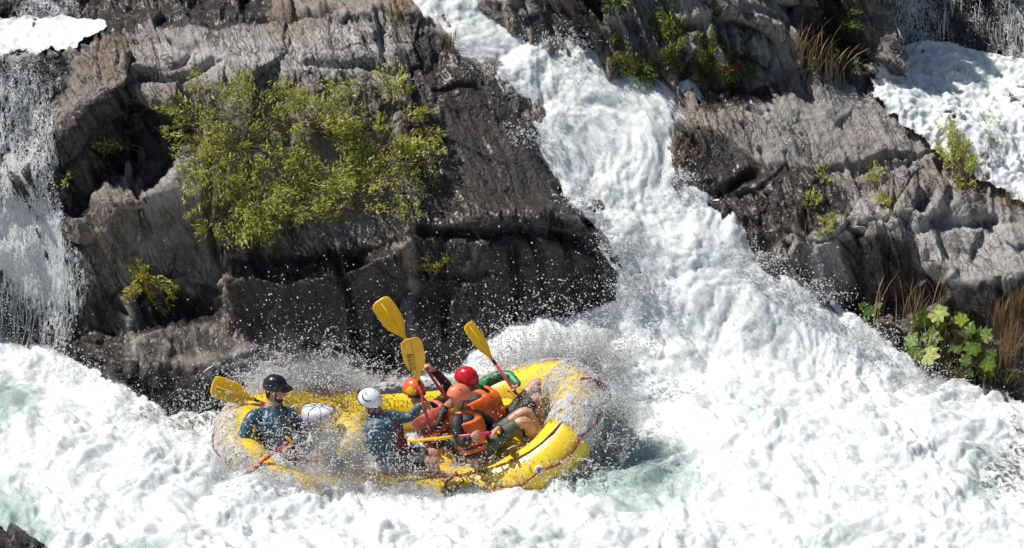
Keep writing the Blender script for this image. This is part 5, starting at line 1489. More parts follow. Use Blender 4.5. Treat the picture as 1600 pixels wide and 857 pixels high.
small('slender sapling with sparse leaves against the top right rapid', (1545, 285), [(1535, 150), (1555, 145), (1562, 200), (1545, 205)], 9, (.2, .35), nleaf=18)
small('yellow green tuft on the flat slab of the right outcrop, nearest the chute', (1268, 325), [(1250, 298), (1284, 292), (1284, 320), (1255, 322)], 8, nleaf=18, tone0=.15)
small('thin green tuft at the front edge of the flat slab', (1295, 365), [(1275, 335), (1308, 330), (1305, 368), (1282, 368)], 9, nleaf=16, tone0=.1)
small('round green tuft right of centre on the flat slab', (1382, 318), [(1370, 302), (1393, 300), (1392, 318), (1374, 320)], 7, nleaf=18, tone0=.1)
small('little green sprig behind the flat slab', (1285, 285), [(1275, 260), (1292, 258), (1290, 280), (1278, 280)], 4, nleaf=16)
small('pale green sprays beside the hollow in the right outcrop', (1370, 290), [(1358, 250), (1376, 248), (1380, 285), (1360, 285)], 7, nleaf=14)
small('bright green bramble climbing the bank above the chute', (1050, 100), [(1015, 0), (1045, -10), (1070, 30), (1078, 60), (1060, 80), (1070, 100), (1030, 100), (1040, 50), (1018, 30)], 46, (.03, .16), M_BRAMBLE, 26, ln=(.035, .06), tone0=.2)
small('green plant hanging at the very top beside the chute', (960, 10), [(930, -8), (975, -10), (975, 15), (945, 12)], 12, (.03, .12), M_BRAMBLE, 20)
small('leafy plant with red flowers at the foot of the jutting block', (1160, 118), [(1112, 108), (1145, 98), (1185, 95), (1188, 118), (1150, 125), (1110, 128)], 22, (.02, .10), M_BRAMBLE, 20, tone0=.2)
small('dark green growth hanging on the shaded bank at the top', (1310, 60), [(1285, 20), (1340, 10), (1360, 80), (1345, 130), (1300, 110), (1230, 110)], 40, (.03, .14), M_BRAMBLE, 22, tone0=-.25)
small('yellow green bramble low on the bank just above the rapid', (1000, 125), [(960, 60), (1010, 90), (1035, 95), (1020, 130), (985, 128), (965, 100)], 34, (.02, .12), M_BRAMBLE, 22, tone0=.1)
small('green creeper between the bramble and the jutting block', (1100, 115), [(1075, 60), (1110, 40), (1150, 60), (1160, 90), (1120, 128), (1080, 125)], 30, (.02, .10), M_BRAMBLE, 20, tone0=-.05)
fl = empty('flower_cluster', on_rock(1150, 104), 'small red flowers above the leafy plant at the foot of the jutting block', 'flowers')
pb = np.array([np.array(on_rock(1150 + dx, 104 + dy)) + np.array([0, -.06, .04]) for dx, dy in ((-4, -2), (-1, 0), (2, -3), (-18, 10), (-14, 9), (4, 2))])
pb = np.repeat(pb, 10, 0) + G.normal(size=(60, 3)) * .016
_pt = link('petals', leaves_mesh('petals', pb, G.normal(size=(60, 3)), G.normal(size=(60, 3)), np.full(60, .03), np.full(60, .012), G.rand(60)), fl, [M_FLOWER]); _pt['kind'] = 'stuff'


def grass(label, spots, n, h, mat, lean=.35, name='grass_tuft', w=.004, heads=False):
    """one tuft of bent blades"""
    base0 = on_rock(*spots[0]); o = empty(name, base0, label, 'grass')
    vs_, fs_, tn = [], [], []
    for k in range(n):
        px, py = spots[G.randint(len(spots))]
        b = np.array(on_rock(px + G.normal() * 6, py + G.normal() * 4)); hh = h * (.5 + .7 * G.rand())
        az = G.rand() * 6.28; ln_ = lean * (.3 + G.rand()); d = np.array([math.cos(az), math.sin(az) * .7 - .25, 0])
        side = np.array([math.cos(az + 1.57), math.sin(az + 1.57), 0]) * w
        n0 = len(vs_); t_ = G.rand()
        for i in range(5):
            s_ = i / 4; c = b + np.array([0, 0, hh * (s_ - .25 * s_ ** 3 * ln_)]) + d * hh * ln_ * s_ ** 2
            ww = (1 - s_) ** .7 + .12 + (.9 if heads and i == 3 and k % 3 == 0 else 0)
            vs_ += [c - side * ww, c + side * ww]; tn += [t_, t_]
        for i in range(4): fs_.append((n0 + 2 * i, n0 + 2 * i + 1, n0 + 2 * i + 3, n0 + 2 * i + 2))
    me = mesh_np('blades', np.array(vs_), np.array(fs_)); set_attr(me, 'tone', np.array(tn))
    b = link('blades', me, o, [mat]); b['kind'] = 'stuff'
    return o


grass('dense tan dry grass at the right edge above the bank', [(1560, 520), (1580, 540), (1600, 560), (1570, 570), (1590, 500), (1620, 540)], 420, .42, M_DRY)
grass('tall dry seed stalks in front of the dark face of the right outcrop', [(1410, 505), (1430, 510), (1460, 505), (1370, 505)], 60, .55, M_DRY, .3, heads=True)
grass('mixed green and brown grass among the big leaves', [(1440, 520), (1470, 535), (1500, 545), (1520, 560), (1540, 580), (1480, 560)], 340, .30, M_MOSS, .4)
grass('olive grass hanging along the muddy bank at the water edge', [(1440, 590), (1500, 590), (1540, 590), (1480, 575), (1580, 595)], 260, .16, M_MOSS, .8)
grass('dry stalks leaning in front of the shaded bank at the top', [(1240, 100), (1260, 95), (1280, 110), (1310, 125)], 90, .50, M_DRY, .5, heads=True)
grass('low dry grass at the right end of the outcrop', [(1575, 315), (1595, 320), (1610, 325)], 120, .16, M_DRY)
grass('rusty grass fringe on the lip beside the chute', [(1062, 230), (1066, 250), (1068, 215)], 70, .10, M_DRY, .7)
grass('green and brown growth along the foot of the bank above the chute', [(960, 100), (1000, 115), (1040, 110), (1080, 115), (1105, 120), (960, 70), (1000, 90), (1040, 60)], 420, .14, M_MOSS, .8)
grass('rusty tuft on the top slab beside the chute', [(618, 15), (625, 5), (622, 30)], 90, .14, M_DRY, .8)
grass('dry stalks on the dark slope beside the chute', [(705, 75), (708, 68)], 34, .2, M_DRY, .3)
grass('thin dry stems rising from the flat slab of the right outcrop', [(1300, 300), (1345, 290), (1250, 350), (1310, 350)], 30, .26, M_DRY, .25)


# the big lobed leaves: each one a part
def umbrella_leaf(c, r, up, tone, parent, stalk_from):
    up = Vector(up).normalized(); a = up.orthogonal().normalized(); a.rotate(Quaternion(up, G.rand() * 6.28)); b = up.cross(a)
    vs_ = [c - up * r * .12]; n = 30
    for ring, q in ((1, .5), (2, 1.0)):
        for k in range(n):
            t = 2 * math.pi * k / n
            lob = 1 + (.17 * math.cos(7 * t) + .05 * math.cos(21 * t)) * (q ** 2) - (.5 if k == 0 else .15 if k in (1, n - 1) else 0) * q
            vs_.append(c + (a * math.cos(t) + b * math.sin(t)) * r * q * lob + up * r * (.06 * q * math.cos(7 * t + 3.1) - .10 * q * q * G.rand()))
    fs_ = [(0, 1 + k, 1 + (k + 1) % n) for k in range(n)] + [(1 + k, 1 + n + k, 1 + n + (k + 1) % n, 1 + (k + 1) % n) for k in range(n)]
    me = bpy.data.meshes.new('large_leaf'); me.from_pydata([tuple(v) for v in vs_], [], fs_); me.update()
    me.polygons.foreach_set('use_smooth', [True] * len(me.polygons))
    tt = np.full(len(vs_), tone); tt[0] = min(1, tone + .35); tt[1:n + 1] += .1 * np.cos(7 * 2 * np.pi * np.arange(n) / n)
    set_attr(me, 'tone', np.clip(tt, 0, 1))
    lf = link('large_leaf', me, parent, [M_BIG])
    mb = MB(); mb.tube([stalk_from, stalk_from.lerp(c, .5) + Vector((0, 0, .03)), c - up * r * .12], .005, 5)
    mb.build('leaf_stalk', M_TWIG, lf)


for label, root, lst in (
    ('big lobed green leaves at the left of the muddy bank', (1450, 560), [(1432, 500, 20, .55), (1462, 492, 20, .8), (1425, 530, 17, .5), (1455, 522, 18, .4), (1430, 548, 16, .35), (1453, 552, 19, .85), (1470, 508, 15, .7)]),
    ('big lobed green leaves in the middle of the muddy bank', (1515, 570), [(1500, 500, 18, .9), (1512, 520, 17, .35), (1492, 540, 16, .3), (1520, 548, 19, .4), (1540, 565, 14, .5), (1535, 530, 14, .45), (1505, 560, 15, .25)]),
    ('small dark leaves at the foot of the brown streaked face', (1360, 505), [(1345, 478, 9, .3), (1358, 490, 10, .35), (1370, 482, 8, .25), (1352, 495, 9, .2)])):
    rt = on_rock(*root); o = empty('leafy_plant', rt, label, 'plant')
    for px, py, r_, tone in lst:
        c = on_rock(px, py); c = c + (Vector(CAM) - c).normalized() * (.12 + .06 * G.rand())
        c2 = c + Vector((.07 * G.normal(), .05, -.05 + .06 * G.normal()))
        umbrella_leaf(c2, r_ / 230 * (.7 + .5 * G.rand()), (.5 * G.normal(), -.7 + .3 * G.normal(), .6), tone * .5, o, rt)
        umbrella_leaf(c, r_ / 185 * (.75 + .45 * G.rand()), (-.25 + .5 * G.normal() * .5, -.65 + .2 * G.normal(), .7), tone, o, rt)

# ------------------------------------------------------------------ thrown water
def spray_mat():
    m, t, b, out = new_mat('spray'); N = NT(t)
    b.inputs['Base Color'].default_value = (0.92, 0.93, 0.94, 1)
    b.inputs['Roughness'].default_value = 0.25
    tl = N.n('ShaderNodeBsdfTranslucent'); tl.inputs[0].default_value = (0.92, 0.93, 0.94, 1)
    mx = N.n('ShaderNodeMixShader'); mx.inputs[0].default_value = .5
    N.l(b.outputs[0], mx.inputs[1]); N.l(tl.outputs[0], mx.inputs[2]); N.l(mx.outputs[0], out.inputs[0])
    return m


M_SPRAY = spray_mat()
OCT = np.array([[1, 0, 0], [-1, 0, 0], [0, 1, 0], [0, -1, 0], [0, 0, 1], [0, 0, -1]], float)
OCF = np.array([[0, 2, 4], [2, 1, 4], [1, 3, 4], [3, 0, 4], [2, 0, 5], [1, 2, 5], [3, 1, 5], [0, 3, 5]])


def drops_mesh(name, P, r, stretch=None):
    n = len(P)
    tet = np.array([[1, 1, 1], [1, -1, -1], [-1, 1, -1], [-1, -1, 1]]) * .75
    tf = np.array([[0, 1, 2], [0, 3, 1], [0, 2, 3], [1, 3, 2]])
    if r.max() < .0135:
        # too small to show a shape: four faces, each turned its own way
        q = G.normal(size=(n, 4)); q /= np.linalg.norm(q, axis=1)[:, None]
        w, x, y, z = q.T
        Rt = np.stack([1 - 2 * (y * y + z * z), 2 * (x * y - z * w), 2 * (x * z + y * w), 2 * (x * y + z * w), 1 - 2 * (x * x + z * z), 2 * (y * z - x * w), 2 * (x * z - y * w), 2 * (y * z + x * w), 1 - 2 * (x * x + y * y)], 1).reshape(n, 3, 3)
        v = (P[:, None] + np.einsum('kj,nij->nki', tet, Rt) * r[:, None, None]).reshape(-1, 3)
        return mesh_np(name, v, (tf[None] + (np.arange(n) * 4)[:, None, None]).reshape(-1, 3), True)
    k = OCT[None] * r[:, None, None]
    if stretch is not None:
        k = k + (OCT[None] @ np.ones((3, 1))) * 0
        k = k + np.einsum('nij,nj->ni', k, stretch)[:, :, None] * stretch[:, None, :]
    v = (P[:, None] + k).reshape(-1, 3)
    f = (OCF[None] + (np.arange(n) * 6)[:, None, None]).reshape(-1, 3)
    return mesh_np(name, v, f, True)


def cloud(zone, n, sz, fall=1.0, lift=0.0, clump=0.0):
    """drops thrown from photo spots: zone is a list of (px, py, Y, spread_px, height_px, spread_Y, weight)"""
    w = np.array([z[6] for z in zone], float); w /= w.sum()
    idx = G.choice(len(zone), n, p=w)
    z = np.array([q[:6] for q in zone])[idx]
    px = z[:, 0] + G.normal(size=n) * z[:, 3]
    hgt = G.exponential(size=n) ** fall * z[:, 4]
    py = z[:, 1] + G.normal(size=n) * 8 - hgt
    Y = z[:, 2] + G.normal(size=n) * z[:, 5]
    d = FWD[None] + ((px - 800) / F_PX)[:, None] * np.array([1.0, 0, 0]) - ((py - 428.5) / F_PX)[:, None] * UPV
    P = CAM + d * ((Y + 40) / d[:, 1])[:, None]
    if clump:
        P = P + clump * np.stack([perlin(P * 6 + 3), perlin(P * 6 + 33), perlin(P * 6 + 63)], 1)
        P = P + clump * .4 * np.stack([perlin(P * 17 + 3), perlin(P * 17 + 33), perlin(P * 17 + 63)], 1)
    r = sz[0] + (sz[1] - sz[0]) * G.rand(n) ** 3.5
    return P, r


def strands(zone, n, length, r0, seg=6):
    """tapering tongues of water on ballistic arcs"""
    P, _ = cloud(zone, n, (.01, .02), .7)
    P = P.copy()
    v = G.normal(size=(n, 3)) * np.array([.8, .5, .5]) + np.array([0.1, -.15, .9])
    vs_ = []; fs_ = []
    L_ = length * (.3 + G.rand(n) ** 1.5)
    t = np.linspace(0, 1, seg)
    C = P[:, None] + v[:, None] * (L_[:, None] * t)[..., None] - np.array([0, 0, 1.0]) * ((L_ * .9)[:, None] * t ** 2)[..., None]
    C = C + .12 * L_[:, None, None] * np.stack([perlin((C * 9).reshape(-1, 3)), perlin((C * 9).reshape(-1, 3) + 40), perlin((C * 9).reshape(-1, 3) + 80)], 1).reshape(C.shape)
    tang = np.gradient(C, axis=1); tang /= np.linalg.norm(tang, axis=2, keepdims=True) + 1e-9
    a = np.cross(tang, np.array([.3, .8, .2])); a /= np.linalg.norm(a, axis=2, keepdims=True) + 1e-9; b = np.cross(tang, a)
    rr = r0 * (.4 + G.rand(n))[:, None] * (np.sin(np.pi * (t * .85 + .12)) ** .8)[None] * (.5 + G.rand(n, seg))
    V_ = np.stack([C + a * rr[..., None], C + b * rr[..., None], C - a * rr[..., None], C - b * rr[..., None]], 2)
    base = (np.arange(n) * seg * 4)[:, None, None]
    i = np.arange(seg - 1)[None, :, None] * 4; k = np.arange(4)[None, None]
    q = np.stack([base + i + k, base + i + (k + 1) % 4, base + i + 4 + (k + 1) % 4, base + i + 4 + k], -1).reshape(-1, 4)
    return mesh_np('strands', V_.reshape(-1, 3), q, True)


def spray(label, zone, n, sz=(.002, .009), fall=1.0, st=0, sl=.16, sr=.012, clump=.06):
    P, r = cloud(zone, n, sz, fall, clump=clump)
    me = drops_mesh('spray', P, r)
    o = link('spray', me, None, [M_SPRAY]); tag(o, label, kind='stuff')
    if st:
        s_ = link('splash', strands(zone, st, sl, sr), None, [M_SPRAY]); tag(s_, label.replace('droplets', 'tongues of water'), kind='stuff')


spray('white droplets bursting up between the raft and the dark wall', [(430, 610, .9, 40, 22, .12, 3), (520, 605, .95, 40, 18, .12, 2.5), (480, 605, 1.0, 70, 40, .15, 1.4), (620, 605, 1.1, 60, 24, .2, 1.2), (560, 600, 1.2, 120, 70, .3, 1.0), (380, 645, .9, 40, 30, .2, 1.0)], 11000, (.0016, .010), 1.0, 450, .06, .005, .09)
spray('white droplets boiling against the wall behind the bow', [(830, 575, 1.35, 50, 22, .15, 3), (900, 560, 1.4, 40, 24, .2, 3), (790, 580, 1.3, 25, 24, .12, 2), (960, 560, 1.4, 40, 24, .25, 2.5), (880, 540, 1.6, 70, 40, .3, 1.2)], 16000, (.0016, .011), 1.0, 450, .06, .005, .09)
spray('white droplets sheeting off the bow', [(945, 640, .2, 22, 26, .2, 3), (975, 650, .1, 22, 26, .2, 3), (900, 600, .7, 30, 20, .2, 2), (870, 650, .35, 40, 20, .15, 1.5), (960, 700, -.1, 30, 20, .2, 2), (850, 620, .6, 25, 20, .15, 1.5), (840, 640, .5, 20, 20, .15, 1.5)], 15000, (.002, .009), 1.0, 250, .06, .005, .07)
spray('white droplets flung over the guide and the stern', [(470, 725, -.1, 45, 24, .12, 3), (420, 730, -.1, 50, 26, .15, 1.5), (340, 755, -.1, 30, 24, .2, 2.5), (520, 710, .0, 40, 26, .15, 2.5), (330, 660, .4, 40, 30, .3, .8), (400, 680, -.1, 50, 30, .2, .5)], 11000, (.0016, .010), 1.0, 300, .06, .005, .08)
spray('white droplets flung over the middle of the raft', [(600, 735, -.3, 40, 20, .1, 3), (680, 745, -.3, 50, 14, .1, 2.5), (760, 745, -.3, 50, 14, .1, 2), (660, 700, -.2, 80, 36, .2, .5), (550, 725, -.25, 26, 34, .1, 3)], 9000, (.002, .010), 1.0, 300, .06, .005, .07)
spray('white droplets and foam breaking over the near tube', [(500, 790, -.55, 60, 18, .08, 3), (600, 800, -.55, 60, 18, .08, 3), (700, 800, -.55, 60, 14, .08, 3), (400, 785, -.5, 40, 22, .1, 3), (800, 785, -.5, 50, 16, .1, 2.5), (890, 750, -.4, 40, 16, .1, 2.5)], 16000, (.0025, .012), 1.0, 600, .06, .005, .09)
spray('white droplets drifting across the shaded wall', [(720, 540, 1.5, 90, 60, .3, 2), (620, 540, 1.4, 90, 60, .3, 1.5), (960, 500, 2.1, 50, 60, .3, 2), (300, 640, 1.0, 60, 30, .2, 1.6), (250, 660, 1.0, 50, 30, .2, 1.6)], 3000, (.0014, .005), 1.0, clump=.16)
spray('white droplets tossed along the edges of the rapid', [(960, 400, 2.7, 22, 16, .1, 1), (985, 470, 2.5, 24, 24, .1, 1.4), (1180, 420, 2.8, 25, 12, .1, 1), (1260, 470, 2.6, 30, 12, .1, 1), (1350, 540, 2.3, 30, 12, .1, 1), (1430, 600, 2.0, 30, 12, .1, 1), (900, 330, 3.0, 20, 12, .1, .8), (820, 225, 3.6, 24, 10, .1, .8), (760, 120, 4.2, 22, 8, .1, .6), (880, 70, 4.6, 30, 8, .1, .6), (110, 600, 2.3, 30, 16, .15, 1.2), (210, 650, 1.6, 40, 14, .15, 1.2), (300, 680, 1.2, 30, 14, .15, 1), (1060, 290, 3.5, 16, 10, .1, .6)], 20000, (.0025, .011), 1.0, 450, .06, .005, .07)
# grains of spray standing just off the foaming surface, thickest where it breaks
_wp = PW.reshape(-1, 3)[KW.ravel()]; _wn = NW.reshape(-1, 3)[KW.ravel()]
_sx, _sy = pix(_wp); _in = (_sx > -60) & (_sx < 1660) & (_sy > -40) & (_sy < 900)
_wp, _wn = _wp[_in], _wn[_in]
_ac = np.clip(perlin(_wp * 2.2 + 31) * 2.2 + .1, .01, 1)
_n = 90000
_pick = G.choice(len(_wp), _n, p=_ac / _ac.sum())
_gp = _wp[_pick] + _wn[_pick] * (G.exponential(size=_n) * .02)[:, None] + G.normal(size=(_n, 3)) * .012
o = link('spray', drops_mesh('spray', _gp, .0015 + .0045 * G.rand(_n) ** 3), None, [M_SPRAY]); tag(o, 'fine white spray standing over the foaming river', kind='stuff')
# drops falling with the left and the upper waterfall
for zone_, n_, lab_ in (([(-60, 86), (60, 84), (90, 300), (130, 430), (100, 560), (-60, 540)], 7000, 'white drops falling with the left waterfall'), ([(1366, -20), (1640, -20), (1640, 110), (1450, 90), (1375, 110)], 2500, 'white drops falling with the top right waterfall'), ([(1375, 80), (1640, 90), (1640, 300), (1450, 180), (1375, 150)], 7000, 'white spray over the top right rapid')):
    m_ = inpoly(_qx, _qy, zone_) & _okv
    q_ = np.where(m_)[0]; wgt = np.clip(perlin(_pp[q_] * np.array([5, 5, 1.2]) + 77) * 2 + .35, .02, 1)
    k_ = G.choice(q_, n_, p=wgt / wgt.sum())
    d_ = CAM - _pp[k_]; d_ /= np.linalg.norm(d_, axis=1)[:, None]
    P_ = _pp[k_] + d_ * (.04 + .10 * G.rand(n_) ** 2)[:, None] + G.normal(size=(n_, 3)) * .012
    o = link('spray', drops_mesh('spray', P_, .0022 + .007 * G.rand(n_) ** 3), None, [M_SPRAY]); tag(o, lab_, kind='stuff')


# long threads of falling water clinging to the rock, led down the relief row by row
def threads(label, zone, n, lmin, lmax, r0):
    m_ = inpoly(pix(PR)[0], pix(PR)[1], zone) & KR
    J, I = np.where(m_)
    wgt = np.clip(perlin(PR[J, I] * np.array([3.5, 3.5, .8]) + 17) * 3 + perlin(PR[J, I] * np.array([9, 9, 3.]) + 7) * 2 + .1, .01, 1); k_ = G.choice(len(J), n, p=wgt / wgt.sum())
    vs_, fs_ = [], []
    for a in k_:
        j, i = int(J[a]), int(I[a]); L_ = int((lmin + (lmax - lmin) * G.rand() ** 1.6) / STEP); pts = []
        x = float(i); ph = G.rand() * 50; o_ = .03 + .05 * G.rand()
        for s_ in range(0, L_, 4):
            jj = j - s_
            if jj < 1 or x < 1 or x > NU - 2: break
            pts.append(PR[jj, int(x)] + NRM[jj, int(x)] * o_ + np.array([0, 0, .0]))
            x += G.normal() * .7
        if len(pts) < 4: continue
        pts = np.array(pts); pts[1:-1] = (pts[:-2] + 2 * pts[1:-1] + pts[2:]) / 4
        n0 = len(vs_); m = len(pts); rr = r0 * (.35 + G.rand())
        for q_, c in enumerate(pts):
            w = rr * math.sin(math.pi * (.06 + .9 * q_ / (m - 1))) ** .6 * (.5 + G.rand())
            vs_ += [c + np.array([w, -.3 * w, 0]), c + np.array([0, -w, .4 * w]), c + np.array([-w, .1 * w, 0])]
        for q_ in range(m - 1):
            for e in range(3): fs_.append((n0 + q_ * 3 + e, n0 + q_ * 3 + (e + 1) % 3, n0 + q_ * 3 + 3 + (e + 1) % 3, n0 + q_ * 3 + 3 + e))
    me = mesh_np('falling_threads', np.array(vs_), np.array(fs_))
    tag(link('falling_threads', me, None, [M_SPRAY]), label, kind='stuff')


threads('white threads of water falling down the left rock step', [(-90, 88), (70, 86), (95, 220), (100, 330), (135, 420), (112, 540), (-90, 520)], 650, .05, .3, .0045)
threads('white threads of water falling over the top right rock step', [(1385, -60), (1640, -60), (1640, 110), (1450, 86), (1390, 100)], 350, .1, .35, .0045)


def lace_mat():
    """torn sheets of thrown water"""
    m, t, b, out = new_mat('torn_water'); N = NT(t)
    p = N.pos(); th = N.attr('thin')
    n1 = N.noise(p, 5.5, 6, 0.68, 0.9); n2 = N.noise(p, 21.0, 5, 0.7, 1.0)
    a = N.math('ADD', N.math('MULTIPLY', N.math('SUBTRACT', n1, 0.5), 2.2), N.math('MULTIPLY', N.math('SUBTRACT', n2, 0.5), 3.4))
    a = N.math('SUBTRACT', N.math('ADD', a, 0.62), th)
    a = N.ramp(a, (0.10, 0.0), (0.55, 0.92))
    b.inputs['Base Color'].default_value = (0.94, 0.95, 0.955, 1); b.inputs['Roughness'].default_value = 0.4
    N.l(N.bump(n2, .8, .04), b.inputs['Normal'])
    tl = N.n('ShaderNodeBsdfTranslucent'); tl.inputs[0].default_value = (0.94, 0.95, 0.955, 1)
    mw = N.n('ShaderNodeMixShader'); mw.inputs[0].default_value = .45
    N.l(b.outputs[0], mw.inputs[1]); N.l(tl.outputs[0], mw.inputs[2])
    tr = N.n('ShaderNodeBsdfTransparent'); mx = N.n('ShaderNodeMixShader')
    N.l(a, mx.inputs[0]); N.l(tr.outputs[0], mx.inputs[1]); N.l(mw.outputs[0], mx.inputs[2]); N.l(mx.outputs[0], out.inputs[0])
    return m


M_LACE = lace_mat()


def curtain(label, path, layers=2, lean=(0, -.05), dense=0.0, gap=.09):
    """sheets of water flung up along a line of (px, py, Y, height in metres)"""
    nu, nv = 110, 28
    pp = np.array([np.append(at(*q[:3]), q[3]) for q in path])
    tt = np.linspace(0, len(path) - 1, nu); i = np.clip(tt.astype(int), 0, len(path) - 2); f = (tt - i)[:, None]
    base = pp[i] * (1 - f) + pp[i + 1] * f
    Vs, Fs, Th = [], [], []
    for k in range(layers):
        s_ = np.linspace(0, 1, nv)
        c = np.repeat(base[:, None, :3], nv, 1).copy()
        ph = rnd.uniform(0, 50)
        hh = base[:, 3] * (1 + .55 * perlin(base[:, :3] * 3.2 + ph)) * (1 - .18 * k)
        c[..., 2] += hh[:, None] * s_ - .05
        c[..., 1] += lean[1] * s_ ** 2 * 2 - gap * (k - (layers - 1) / 2); c[..., 0] += lean[0] * s_ ** 2 * 2
        q = c.reshape(-1, 3)
        c = c + (.05 * np.stack([perlin(q * 4 + ph), perlin(q * 4 + ph + 30), perlin(q * 4 + ph + 60)], 1) + .03 * np.stack([perlin(q * 11 + ph), perlin(q * 11 + ph + 30), perlin(q * 11 + ph + 60)], 1)).reshape(c.shape)
        n0 = sum(len(v) for v in Vs); Vs.append(c.reshape(-1, 3))
        idx = np.arange(nu * nv).reshape(nu, nv) + n0
        Fs.append(np.stack([idx[:-1, :-1], idx[1:, :-1], idx[1:, 1:], idx[:-1, 1:]], -1).reshape(-1, 4))
        e = np.minimum(np.arange(nu), np.arange(nu)[::-1]) / 11.0
        Th.append((1.15 * s_[None] ** 1.1 + .8 * (1 - np.clip(e, 0, 1))[:, None] + dense + 0 * c[..., 0]).ravel())
    me = mesh_np('splash', np.concatenate(Vs), np.concatenate(Fs)); set_attr(me, 'thin', np.concatenate(Th))
    tag(link('splash', me, None, [M_LACE]), label, kind='stuff')


curtain('torn white splash thrown up behind the stern', [(365, 640, .95, .25), (400, 628, 1.05, .52), (440, 618, 1.1, .62), (490, 615, 1.15, .48), (540, 612, 1.2, .52), (600, 612, 1.2, .32), (660, 610, 1.25, .18)], 4, dense=-.22)
curtain('white splash heaped against the wall behind the bow', [(760, 600, 1.3, .30), (800, 590, 1.4, .50), (850, 585, 1.45, .48), (910, 580, 1.4, .45), (970, 590, 1.2, .40), (1000, 620, 1.0, .2)], 3, dense=-.1)
curtain('white splash curling over the bow', [(860, 620, .75, .2), (900, 600, .72, .22), (940, 610, .5, .20), (975, 650, .25, .25), (985, 700, -.05, .25), (950, 740, -.3, .2)], 2, (-.05, -.04), dense=.12)
curtain('white splash breaking in front of the near tube', [(330, 770, -.42, .20), (400, 785, -.55, .32), (480, 793, -.62, .30), (560, 798, -.64, .26), (640, 802, -.64, .20), (720, 800, -.62, .14), (800, 790, -.58, .12), (870, 770, -.5, .16), (920, 750, -.42, .14)], 3, dense=-.02)
curtain('white splash crossing the raft between the guide and the person in the white helmet', [(450, 735, -.18, .26), (500, 735, -.15, .36), (545, 735, -.12, .42), (580, 745, -.25, .22)], 2, dense=.16)
curtain('white splash round the knees of the people at the bow', [(800, 700, -.05, .10), (840, 680, .0, .22), (868, 655, .25, .26), (880, 615, .55, .2)], 2, dense=.1)
curtain('white splash at the foot of the low boulder', [(120, 620, 2.05, .12), (200, 668, 1.3, .2), (270, 690, .95, .2), (330, 690, .95, .2)], 2, dense=.05)
curtain('white splash where the chute meets the wall corner', [(930, 380, 2.55, .12), (975, 420, 2.4, .2), (1000, 470, 2.25, .25), (1000, 530, 1.9, .25)], 2, (-.12, 0), dense=.08)

# water carried over the rubber: thin lace lying on the tube
def film(tA, tB, a0, a1, dense, label, off=.012):
    nu, nv = 160, 40
    P = []
    for i in range(nu):
        t = tA + (tB - tA) * i / (nu - 1)
        for j in range(nv):
            P.append(on_tube(t, R(a0 + (a1 - a0) * j / (nv - 1)), RT + off))
    P = np.array(P); nn = fbm(P * 9, 3, .5, billow=True)
    C = np.repeat(np.array([RAFT_C + RAFT_R @ raft_path(tA + (tB - tA) * i / (nu - 1)) for i in range(nu)]), nv, 0)
    out = P - C; out /= np.linalg.norm(out, axis=1)[:, None]
    P = P + out * (np.clip(nn, -.4, 1) * .022 + .012)[:, None]
    idx = np.arange(nu * nv).reshape(nu, nv)
    q = np.stack([idx[:-1, :-1], idx[1:, :-1], idx[1:, 1:], idx[:-1, 1:]], -1).reshape(-1, 4)
    me = mesh_np('water_film', P, q)
    edge = np.minimum(np.minimum(np.arange(nv), np.arange(nv)[::-1])[None] / 6, np.minimum(np.arange(nu), np.arange(nu)[::-1])[:, None] / 10)
    th = dense + .6 * (1 - np.clip(edge, 0, 1)).ravel() + .25 * perlin(P * 1.6)
    set_attr(me, 'thin', th)
    o = link('water_film', me, None, [M_FALL]); tag(o, label, kind='stuff')


film(tnear(480, 770), tnear(900, 700), -40, 100, .42, 'broken foam washing over the near tube')
film(tnear(900, 700), tnear(880, 600), -60, 190, .42, 'broken foam pouring over the bow tube')
film(tnear(330, 700), tnear(480, 770), -60, 80, .5, 'broken foam washing over the stern tube')

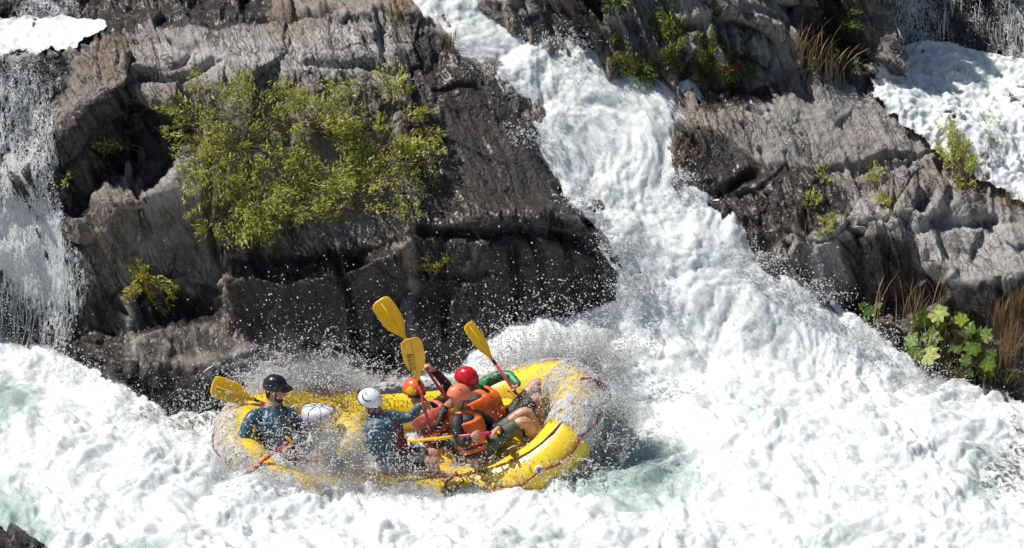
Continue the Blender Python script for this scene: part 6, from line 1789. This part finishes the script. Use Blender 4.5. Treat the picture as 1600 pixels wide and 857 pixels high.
# water swilling inside the raft
gx, gy = np.meshgrid(np.linspace(-1.35, 1.3, 200), np.linspace(-.5, .45, 80))
Q = np.stack([gx.ravel(), gy.ravel(), np.zeros(gx.size)], 1)
zz = -.03 + .05 * fbm(Q * 3.2, 3, .5, billow=True) + .03 * fbm(Q * 9, 3, .5, billow=True) - .05 * (gy.ravel() > .2) * (gy.ravel() - .2) * 4 + .30 * np.clip((gx.ravel() - .7) / 1.1, 0, 1) ** 1.5
Q[:, 2] = zz
Rm = np.array(RAFT_R)
Pq = Q @ Rm.T + np.array(RAFT_C)
idx = np.arange(gx.size).reshape(gx.shape)
q = np.stack([idx[:-1, :-1], idx[:-1, 1:], idx[1:, 1:], idx[1:, :-1]], -1).reshape(-1, 4)
me = mesh_np('bilge_water', Pq, q); set_attr(me, 'calm_shade', np.full(gx.size, .1)); set_attr(me, 'thin', np.clip(.45 + .5 * perlin(Q * 2.0 + 9), 0, .8))
tag(link('bilge_water', me, None, [M_FOAM]), 'frothing dark water swilling inside the raft', kind='stuff')


# fine mist hanging in the breaking water: soft edged clouds with real depth
def mist_mat(name, dens):
    m = bpy.data.materials.new(name); m.use_nodes = True; t = m.node_tree; N = NT(t)
    t.nodes.remove(t.nodes['Principled BSDF']); out = t.nodes['Material Output']
    v = N.n('ShaderNodeVolumePrincipled'); v.inputs['Color'].default_value = (0.97, 0.97, 0.97, 1); v.inputs['Anisotropy'].default_value = 0.2
    o = N.n('ShaderNodeTexCoord').outputs['Object']
    ln = N.n('ShaderNodeVectorMath', operation='LENGTH'); N.l(o, ln.inputs[0])
    fall = N.ramp(ln.outputs['Value'], (0.25, 1.0), (0.62, 0.30), (0.97, 0.0))
    nz = N.ramp(N.noise(N.pos(), 4.0, 3, 0.6), (0.40, 0.0), (0.62, 1.0))
    N.l(N.math('MULTIPLY', N.math('MULTIPLY', fall, nz), dens), v.inputs['Density'])
    N.l(v.outputs[0], out.inputs['Volume'])
    return m


M_MIST = mist_mat('mist', 12.0)
ball = MB(); ball.ball((0, 0, 0), (1, 0, 0), (0, 1, 0), (0, 0, 1), 20, 12)
ball_me = ball.mesh('mist'); ball_me.materials.append(M_MIST)
for lab, px, py, Y, sx, sy, sz in (('soft mist behind the stern', 480, 590, 1.1, .75, .25, .34), ('soft mist boiling behind the bow', 900, 570, 1.25, .75, .35, .36), ('soft mist breaking over the bow', 950, 650, .25, .42, .4, .42),
                                   ('soft mist in the middle of the raft', 535, 715, -.15, .5, .3, .36), ('soft mist along the near tube', 540, 768, -.52, 1.25, .28, .32), ('soft mist at the stern', 350, 755, -.35, .5, .3, .3)):
    o = bpy.data.objects.new('mist', ball_me); COL.objects.link(o); o.location = at(px, py, Y); o.scale = (sx, sy, sz); tag(o, lab, kind='stuff')
